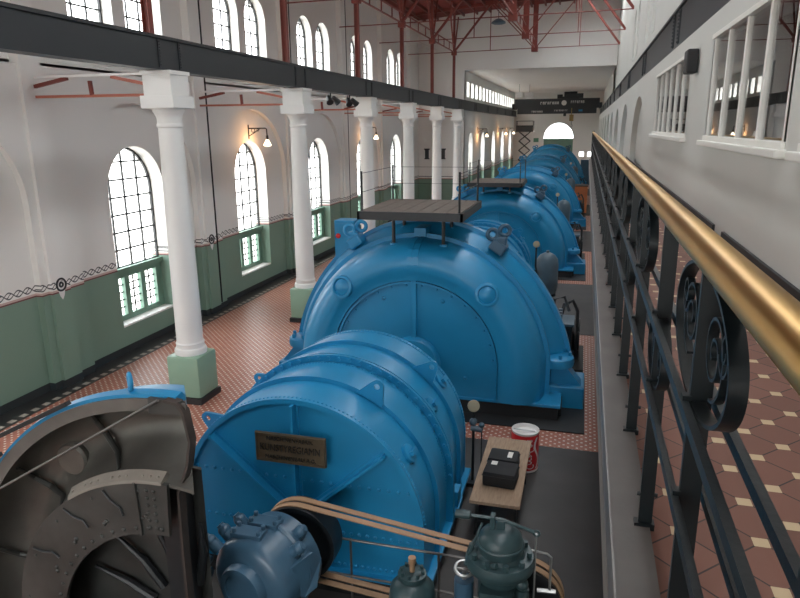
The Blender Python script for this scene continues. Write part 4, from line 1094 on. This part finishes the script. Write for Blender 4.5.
# trestle plank with two black bags, red can
t = thing('plank_table', 'bare wooden plank table carrying two black bags', 'table', (-1.18, 11.55, 0))
MB().box((-.44, -1.28, .80), (.44, 1.28, .86)).build('tabletop', 'wood', t, smooth=0, bev=.006)
for y in (-.95, .95):
    for x in (-.33, .33): MB().bar((x, y, .80), (x*1.1, y*1.05, 0), .05).build('leg', 'black', t, smooth=0)
    MB().bar((-.33, y*1.02, .3), (.33, y*1.02, .3), .04).build('stretcher', 'black', t, smooth=0)
def bag(loc, size, label, rz, lab_pos):
    t = thing('equipment_bag', label, 'bag', loc); t.rotation_euler = (0, 0, rz)
    x, y, z = size; mb = MB(); mb.box((-x/2, -y/2, 0), (x/2, y/2, z)); mb.build('bag_body', 'bag', t, bev=.06)
    MB().box((-x/2-.006, -y/2-.006, z*.72), (x/2+.006, y/2+.006, z*.74)).build('zip', 'plinth', t, smooth=0)
    lx, ly, lw, lh = lab_pos
    MB().box((lx, ly, z), (lx+lw, ly+lh, z+.006)).build('paper_label', 'label', t, smooth=0)
    return t
bag((-1.17, 11.55, .86), (.56, .46, .30), 'black padded bag with a paper label, farther one on the plank', -.05, (.08, -.12, .09, .22))
bag((-1.16, 11.03, .86), (.60, .50, .30), 'black padded bag with a paper label, nearer one on the plank', -.07, (-.2, .05, .11, .13))
t = thing('can_bin', 'red drinks can shaped bin standing behind the plank', 'bin', (-.90, 13.25, 0))
mb = MB(); mb.lathe([(0, 0), (.25, 0), (.29, .06), (.295, .09), (.295, .82), (.28, .87)], seg=40); mb.build('can_body', 'canred', t, smooth=35)
mb = MB(); mb.lathe([(.28, .86), (.295, .9), (.295, .92), (.275, .925), (.265, .86), (.25, .84), (0, .84)], seg=40); mb.build('can_lid', 'canwhite', t, smooth=35)
MB().lathe([(.29, .02), (.297, .03), (.297, .07), (.29, .075)], seg=40).build('bottom_rim', 'canwhite', t, smooth=35)
MB().bar((-.25, .0, .90), (.2, .05, .86), .04, .01).build('lid_tab', 'steel', t, smooth=0)
wo = text_mesh('Coca-Cola', .26, 'canwhite', 'can_lettering', t, (0, 0, 0), (0, 0, 0), .0)
for v in wo.data.vertices:
    a = math.radians(-62) + v.co.y/.297; v.co = Vector((.298*math.cos(a), .298*math.sin(a), .46 + v.co.x*.62))
mb = MB(); g = []
for i in range(25):
    z = .1 + .72*i/24; a = math.radians(-30) + .22*math.sin(i*.26)
    g.append([mb.bm.verts.new((.299*math.cos(a+q), .299*math.sin(a+q), z)) for q in (-.09, 0, .09)])
for p, q in zip(g, g[1:]):
    for k in range(2): mb.face([p[k], p[k+1], q[k+1], q[k]])
mb.build('white_wave', 'canwhite', t)

# ------------------------------------------------------------------ far end: crane, lifting tower, sign
t = thing('overhead_crane', 'dark overhead travelling crane spanning the far end of the hall', 'crane', (-4.1, 95.5, 9.46))
MB().box((-5.6, -.55, .12), (5.55, -.15, 1.35)).build('bridge_beam', 'girder', t, smooth=0, bev=.03); MB().box((-5.6, 1.2, .12), (5.55, 1.6, 1.35)).build('bridge_beam', 'girder', t, smooth=0)
MB().box((-5.2, -.75, -.62), (5.2, -.55, .30)).build('walkway_panel', 'girder', t, smooth=0)
for x in (-5.72, 5.70): MB().box((x-.18, -1.0, .02), (x+.18, 2.0, .75)).build('end_carriage', 'girder', t, smooth=0)
mb = MB(); mb.box((.6, -.2, 1.3), (2.9, 1.5, 1.6)); mb.cyl((.9, .6, 1.85), (2.6, .6, 1.85), .42, 20); mb.box((.0, .2, 1.4), (.7, 1.1, 1.9)); mb.box((2.5, .1, 1.4), (3.4, 1.0, 2.0)); mb.build('trolley', 'black', t, smooth=35)
mb = MB(); mb.cyl((2.0, -.9, .1), (2.0, -.9, -1.2), .03, 6); mb.box((1.75, -1.05, -1.6), (2.3, -.75, -.75)); mb.build('hook_block', 'yellow', t, smooth=0, bev=.06)
mb = MB(); mb.tube([(2.05, -.9, -1.5), (2.05, -.9, -2.0), (2.2, -.9, -2.2), (2.05, -.9, -2.4), (1.7, -.9, -2.3)], .07, 8); mb.build('hook', 'steel', t)
MB().box((.95, -1.0, -.95), (1.3, -.7, -.55)).build('small_block', 'black', t, smooth=0)
def letters(x0, x1, z, hgt, n, seed):
    rr = random.Random(seed); mb = MB(); w = (x1-x0)/n
    for i in range(n):
        a = x0 + i*w; k = rr.randint(0, 2)
        mb.box((a+.04, -.585 if hgt > .3 else -.785, z), (a+w*.4, -.55 if hgt > .3 else -.75, z+hgt))
        if k != 1: mb.box((a+.04, -.585 if hgt > .3 else -.785, z+hgt*.72), (a+w-.06, -.55 if hgt > .3 else -.75, z+hgt))
        if k != 0: mb.box((a+w*.55, -.585 if hgt > .3 else -.785, z), (a+w-.04, -.55 if hgt > .3 else -.75, z+hgt))
    return mb.build('white_lettering', 'canwhite', t, smooth=0)
letters(-2.2, .3, .62, .34, 8, 1); letters(1.8, 3.6, .72, .32, 7, 2)
letters(-3.3, -1.8, -.42, .22, 8, 3); letters(-.3, 1.5, -.3, .2, 9, 4)
mb = MB(); mb.lathe([(0, 0), (.34, 0), (.34, .04), (0, .04)], (.95, -.55, .78), (0, -1, 0), 16); mb.build('emblem', 'canwhite', t, smooth=30)
MB().box((2.9, -.79, -.35), (3.4, -.75, -.12)).build('blue_badge', M['blue'], t, smooth=0)
t = thing('lifting_tower', 'dark scissor lift standing in the far left corner', 'scissor lift', (-7.6, 88, 0))
MB().box((-1.0, -.7, 0), (1.0, .7, .8)).build('lift_base', 'black', t, smooth=0)
mb = MB(); n = 5
for i in range(n):
    z0, z1 = .8 + i*1.15, .8 + (i+1)*1.15
    for y in (-.5, .5): mb.bar((-.7, y, z0), (.7, y, z1), .30, .08); mb.bar((.7, y+.09, z0), (-.7, y+.09, z1), .30, .08)
mb.build('scissor_arms', 'black', t, smooth=0)
mb = MB(); mb.box((-1.1, -.75, 6.55), (1.1, .75, 6.7)); 
for x in (-1.05, 1.05):
    for y in (-.7, .7): mb.cyl((x, y, 6.7), (x, y, 7.9), .04, 6)
for z in (7.3, 7.88): mb.band([(-1.05, -.7, z), (1.05, -.7, z), (1.05, .7, z), (-1.05, .7, z)], .06, .06, (0, 0, 1), close=True)
mb.box((-1.08, -.73, 6.7), (1.08, -.68, 7.35)); mb.build('basket', 'black', t, smooth=0)
t = thing('exit_sign', 'small green sign on the far wall', 'sign', (-7.0, YF-.04, 5.3)); MB().box((-.36, 0, -.28), (.36, .03, .28)).build('sign_board', 'signgreen', t, smooth=0)
for x, y, lb in ((-7.6, 79, 'white box lamp under the low ceiling, left of the pair'), (-6.5, 79.5, 'white box lamp under the low ceiling, right of the pair')):
    t = thing('ceiling_lamp', lb, 'ceiling lamp', (x, y, 11.85)); MB().cyl((0, 0, 0), (0, 0, -.9), .02, 6).build('hanger', 'black', t); MB().box((-.42, -.4, -1.5), (.42, .4, -.9)).build('lamp_body', 'canwhite', t, smooth=0, bev=.04)
t = thing('ceiling_lamp', 'round grey lamp hanging between the red trusses', 'ceiling lamp', (-6.3, 49, 14.2))
MB().cyl((0, 0, 2.3), (0, 0, 0), .025, 6).build('hanger', 'black', t); MB().lathe([(0, .25), (.2, .2), (.48, .02), (.5, -.08), (.3, -.14), (0, -.16)], seg=20).build('lamp_shade', 'vessel', t, smooth=40)
t = thing('ceiling_lamp', 'round white lamp under the red roof boards at the top edge', 'ceiling lamp', (-7.6, 40.5, 15.0))
MB().cyl((0, 0, 1.4), (0, 0, 0), .025, 6).build('hanger', 'black', t); MB().lathe([(0, .2), (.25, .18), (.6, .02), (.62, -.1), (.4, -.16), (0, -.18)], seg=20).build('lamp_shade', 'canwhite', t, smooth=40)
t = thing('floodlights', 'cluster of white floodlights on the wall behind the red posts', 'floodlight', (-13.6, YG-.05, 13.9))
MB().bar((-.6, -.1, .35), (1.0, -.1, -.35), .08).build('mounting_bar', 'canwhite', t, smooth=0)
for q in range(3): MB().lathe([(0, 0), (.14, 0), (.2, .3), (.22, .34), (0, .3)], (-.5+q*.65, -.15, .1-q*.3), (.3, -1, -.5), 14).build('lamp_head', 'canwhite', t)
# loudspeaker on the right wall
t = thing('wall_speaker', 'black loudspeaker on the right wall between the two windows', 'speaker', (XR-.11, 11.3, 8.12))
MB().box((-.06, -.2, -.17), (.09, .2, .17)).build('speaker_cabinet', 'bag', t, smooth=0, bev=.02); MB().box((.08, -.06, -.06), (.112, .06, .06)).build('bracket', 'black', t, smooth=0); MB().box((-.065, -.17, -.15), (-.055, .17, .15)).build('grille', 'plinth', t, smooth=0)

# ------------------------------------------------------------------ gallery railing
RX = .25; ZR = H - .245
t = thing('gallery_railing', 'black iron gallery railing with a polished brass handrail', 'railing', (RX, 0, ZG))
zr = ZR - ZG
Y0, Y1 = -2.9, 27.5
prof = []
for i in range(20):
    a = 2*PI*i/20; x, z = .037*math.cos(a), .034*math.sin(a)
    if z < -.018: z = -.018
    prof.append((x, z))
def handrail():
    mb = MB(); rows = []
    for y in [Y0 + (Y1-Y0)*i/60 for i in range(61)]: rows.append([mb.bm.verts.new((x, y, zr+z)) for x, z in prof])
    for a, b in zip(rows, rows[1:]):
        for k in range(20): mb.face([a[k], a[(k+1)%20], b[(k+1)%20], b[k]])
    mb.face(rows[0]); mb.face(rows[-1][::-1]); return mb
handrail().build('handrail', 'brass', t, smooth=30)['label'] = 'polished brass handrail'
MB().box((-.016, Y0, zr-.032), (.016, Y1, zr-.018)).build('rail_strip', 'rail_iron', t, smooth=0)
ZHI, ZLO = H-.556-ZG, H-.772-ZG
for z in (ZHI, ZLO):
    for x in (-.026, .040):
        MB().box((x-.008, Y0, z-.012), (x+.008, Y1, z+.012)).build('cross_bar', 'rail_iron', t, smooth=0)
def spiral(c, r0, r1, a0, turns, ky=1.0, n=40):
    return [(c[0] + ky*(r0+(r1-r0)*i/n)*math.cos(a0+turns*2*PI*i/n), c[1] + (r0+(r1-r0)*i/n)*math.sin(a0+turns*2*PI*i/n)) for i in range(n+1)]
def post_with_scroll(name, top, bot, wy, label):
    """flat iron post with an oval of scrollwork between two heights"""
    p = MB(); p.box((-.016, -.007, -.05), (.026, .007, zr-.02))
    for z in (ZHI, ZLO): p.box((-.030, -.012, z-.022), (-.014, .012, z+.022))
    p.box((-.028, -.018, .0), (.034, .018, .022)); p.cyl((-.026, 0, .12), (.036, 0, .12), .007, 8)
    o = p.build(name, 'rail_iron', t, smooth=0); o['label'] = label
    zc_, hz = (top+bot)/2, (top-bot)/2
    for s in (-1, 1):
        mb = MB(); pts = [(0, s*(.008 + wy*math.sin(PI*i/30)), zc_ + hz*math.cos(PI*i/30)) for i in range(31)]
        mb.band(pts, .030, .008, (1, 0, 0)); mb.build('scroll_loop', 'rail_iron', o, smooth=40)
        mb = MB()
        pts = [(0, s*y, z) for y, z in spiral((wy*.45, zc_ + hz*.05), hz*.62, hz*.10, -PI*.5, 1.9, wy/hz*.52)]
        mb.band(pts, .015, .006, (1, 0, 0))
        pts = [(0, s*y, z) for y, z in spiral((wy*.74, zc_ + hz*.28), hz*.34, hz*.07, PI*1.1, 1.5, wy/hz*.42)]
        mb.band(pts, .015, .006, (1, 0, 0))
        mb.build('inner_scroll', 'rail_iron', o, smooth=40)
    return o
for nm, top, bot, wy, y0, lb in (('top_scroll_post', zr-.025, ZHI+.008, .30, 1.37-1.38, 'flat iron post with a scrollwork oval under the handrail'),
                                 ('low_scroll_post', ZHI-.008, ZLO+.008, .17, 2.04-1.38, 'flat iron post with a small scrollwork oval between the cross bars')):
    first = post_with_scroll(nm, top, bot, wy, lb); first.location = (0, y0, 0)
    k = 1
    while y0 + 1.38*k < Y1-.3:
        c = copy_tree(first, t); c.location = (0, y0+1.38*k, 0); k += 1
mb = MB(); mb.box((-.04, Y1-.05, -.02), (.05, Y1+.05, zr+.06)); mb.build('end_post', 'rail_iron', t, smooth=0)

# painted rosettes where the border meets the pilasters
for k in range(1, 4):
    y = BW[0] - 4.01 + 8.02*(k+2-0) - .2
t_ros = None
ros_lab = ['painted rosette in the wall border on the nearest pilaster', 'painted rosette in the wall border on the second pilaster', 'painted rosette in the wall border on the third pilaster']
for k in range(3):
    y = BW[4] - 4.01 + 8.02*(k-0)  - .2 - 0
    if t_ros is None:
        t_ros = thing('border_rosette', ros_lab[k], 'painted ornament', (XL+.102, y, 2.98), 'painted rosettes on the left wall')
        mb = MB(); mb.poly([(0, -.20, .12), (0, -.08, -.3), (0, 0, -.42), (0, .08, -.3), (0, .20, .12)], (.003, 0, 0)); mb.build('point', 'canwhite', t_ros, smooth=0)
        mb = MB(); mb.torus((.006, 0, .02), (1, 0, 0), .17, .03, 24, 6); mb.torus((.006, 0, .02), (1, 0, 0), .06, .03, 16, 6); mb.build('ring', 'black', t_ros, smooth=40)
    else:
        relabel(copy_tree(t_ros), ros_lab[k], (XL+.102, y, 2.98))

# ------------------------------------------------------------------ light
w = bpy.data.worlds.new('overcast'); bpy.context.scene.world = w; w.use_nodes = True
nt = w.node_tree; bg = nt.nodes['Background']
tc = nt.nodes.new('ShaderNodeTexCoord'); sx = nt.nodes.new('ShaderNodeSeparateXYZ'); nt.links.new(tc.outputs['Generated'], sx.inputs[0])
mr = nt.nodes.new('ShaderNodeMapRange'); mr.inputs['From Min'].default_value = -.12; mr.inputs['From Max'].default_value = .35
nt.links.new(sx.outputs[2], mr.inputs['Value'])
nt.links.new(mix(nt, mr.outputs[0], (.50, .50, .48), (.93, .97, 1.0)), bg.inputs['Color'])
bg.inputs['Strength'].default_value = 9.0
for c, sy, sz, d in PORT:
    L = bpy.data.lights.new('daylight_portal', 'AREA'); L.shape = 'RECTANGLE'; L.size = sy; L.size_y = sz; L.energy = 1
    L.cycles.is_portal = True
    o = bpy.data.objects.new('daylight_portal', L); C.objects.link(o); o.location = c
    n = {1: Vector((1, 0, 0)), -1: Vector((-1, 0, 0)), 'f': Vector((0, -1, 0)), 'b': Vector((0, 1, 0)), 't': Vector((0, 0, -1))}[d]
    z = -n; y = Vector((0, 1, 0)) if d == 't' else Vector((0, 0, 1)); x = y.cross(z)
    o.rotation_euler = Matrix((x, y, z)).transposed().to_euler()

# ------------------------------------------------------------------ camera
f = 660.0
def ray(u, v): return Vector(((u-400)/f, -(v-299)/f, -1.0))
yv = ray(587, 126).normalized(); dn = ray(425, 2850); zv = -dn; zv = (zv - yv*zv.dot(yv)).normalized(); xv = yv.cross(zv)
Rm = Matrix((xv, yv, zv))           # camera -> world
cam = bpy.data.cameras.new('camera'); cam.sensor_width = 36; cam.sensor_fit = 'HORIZONTAL'; cam.lens = f*36/800; cam.clip_start = .05; cam.clip_end = 400
co = bpy.data.objects.new('camera', cam); C.objects.link(co)
co.matrix_world = Matrix.Translation((0, 0, H)) @ Rm.to_4x4()
sc = bpy.context.scene; sc.camera = co
vs = sc.view_settings; sc.display_settings.display_device = 'sRGB'
vs.view_transform = 'Standard'; vs.look = 'None'; vs.gamma = 1; vs.use_curve_mapping = False; vs.exposure = 0.25
sc.cycles.max_bounces = 12; sc.cycles.diffuse_bounces = 6; sc.cycles.transparent_max_bounces = 16
sc.cycles.caustics_reflective = False; sc.cycles.caustics_refractive = False
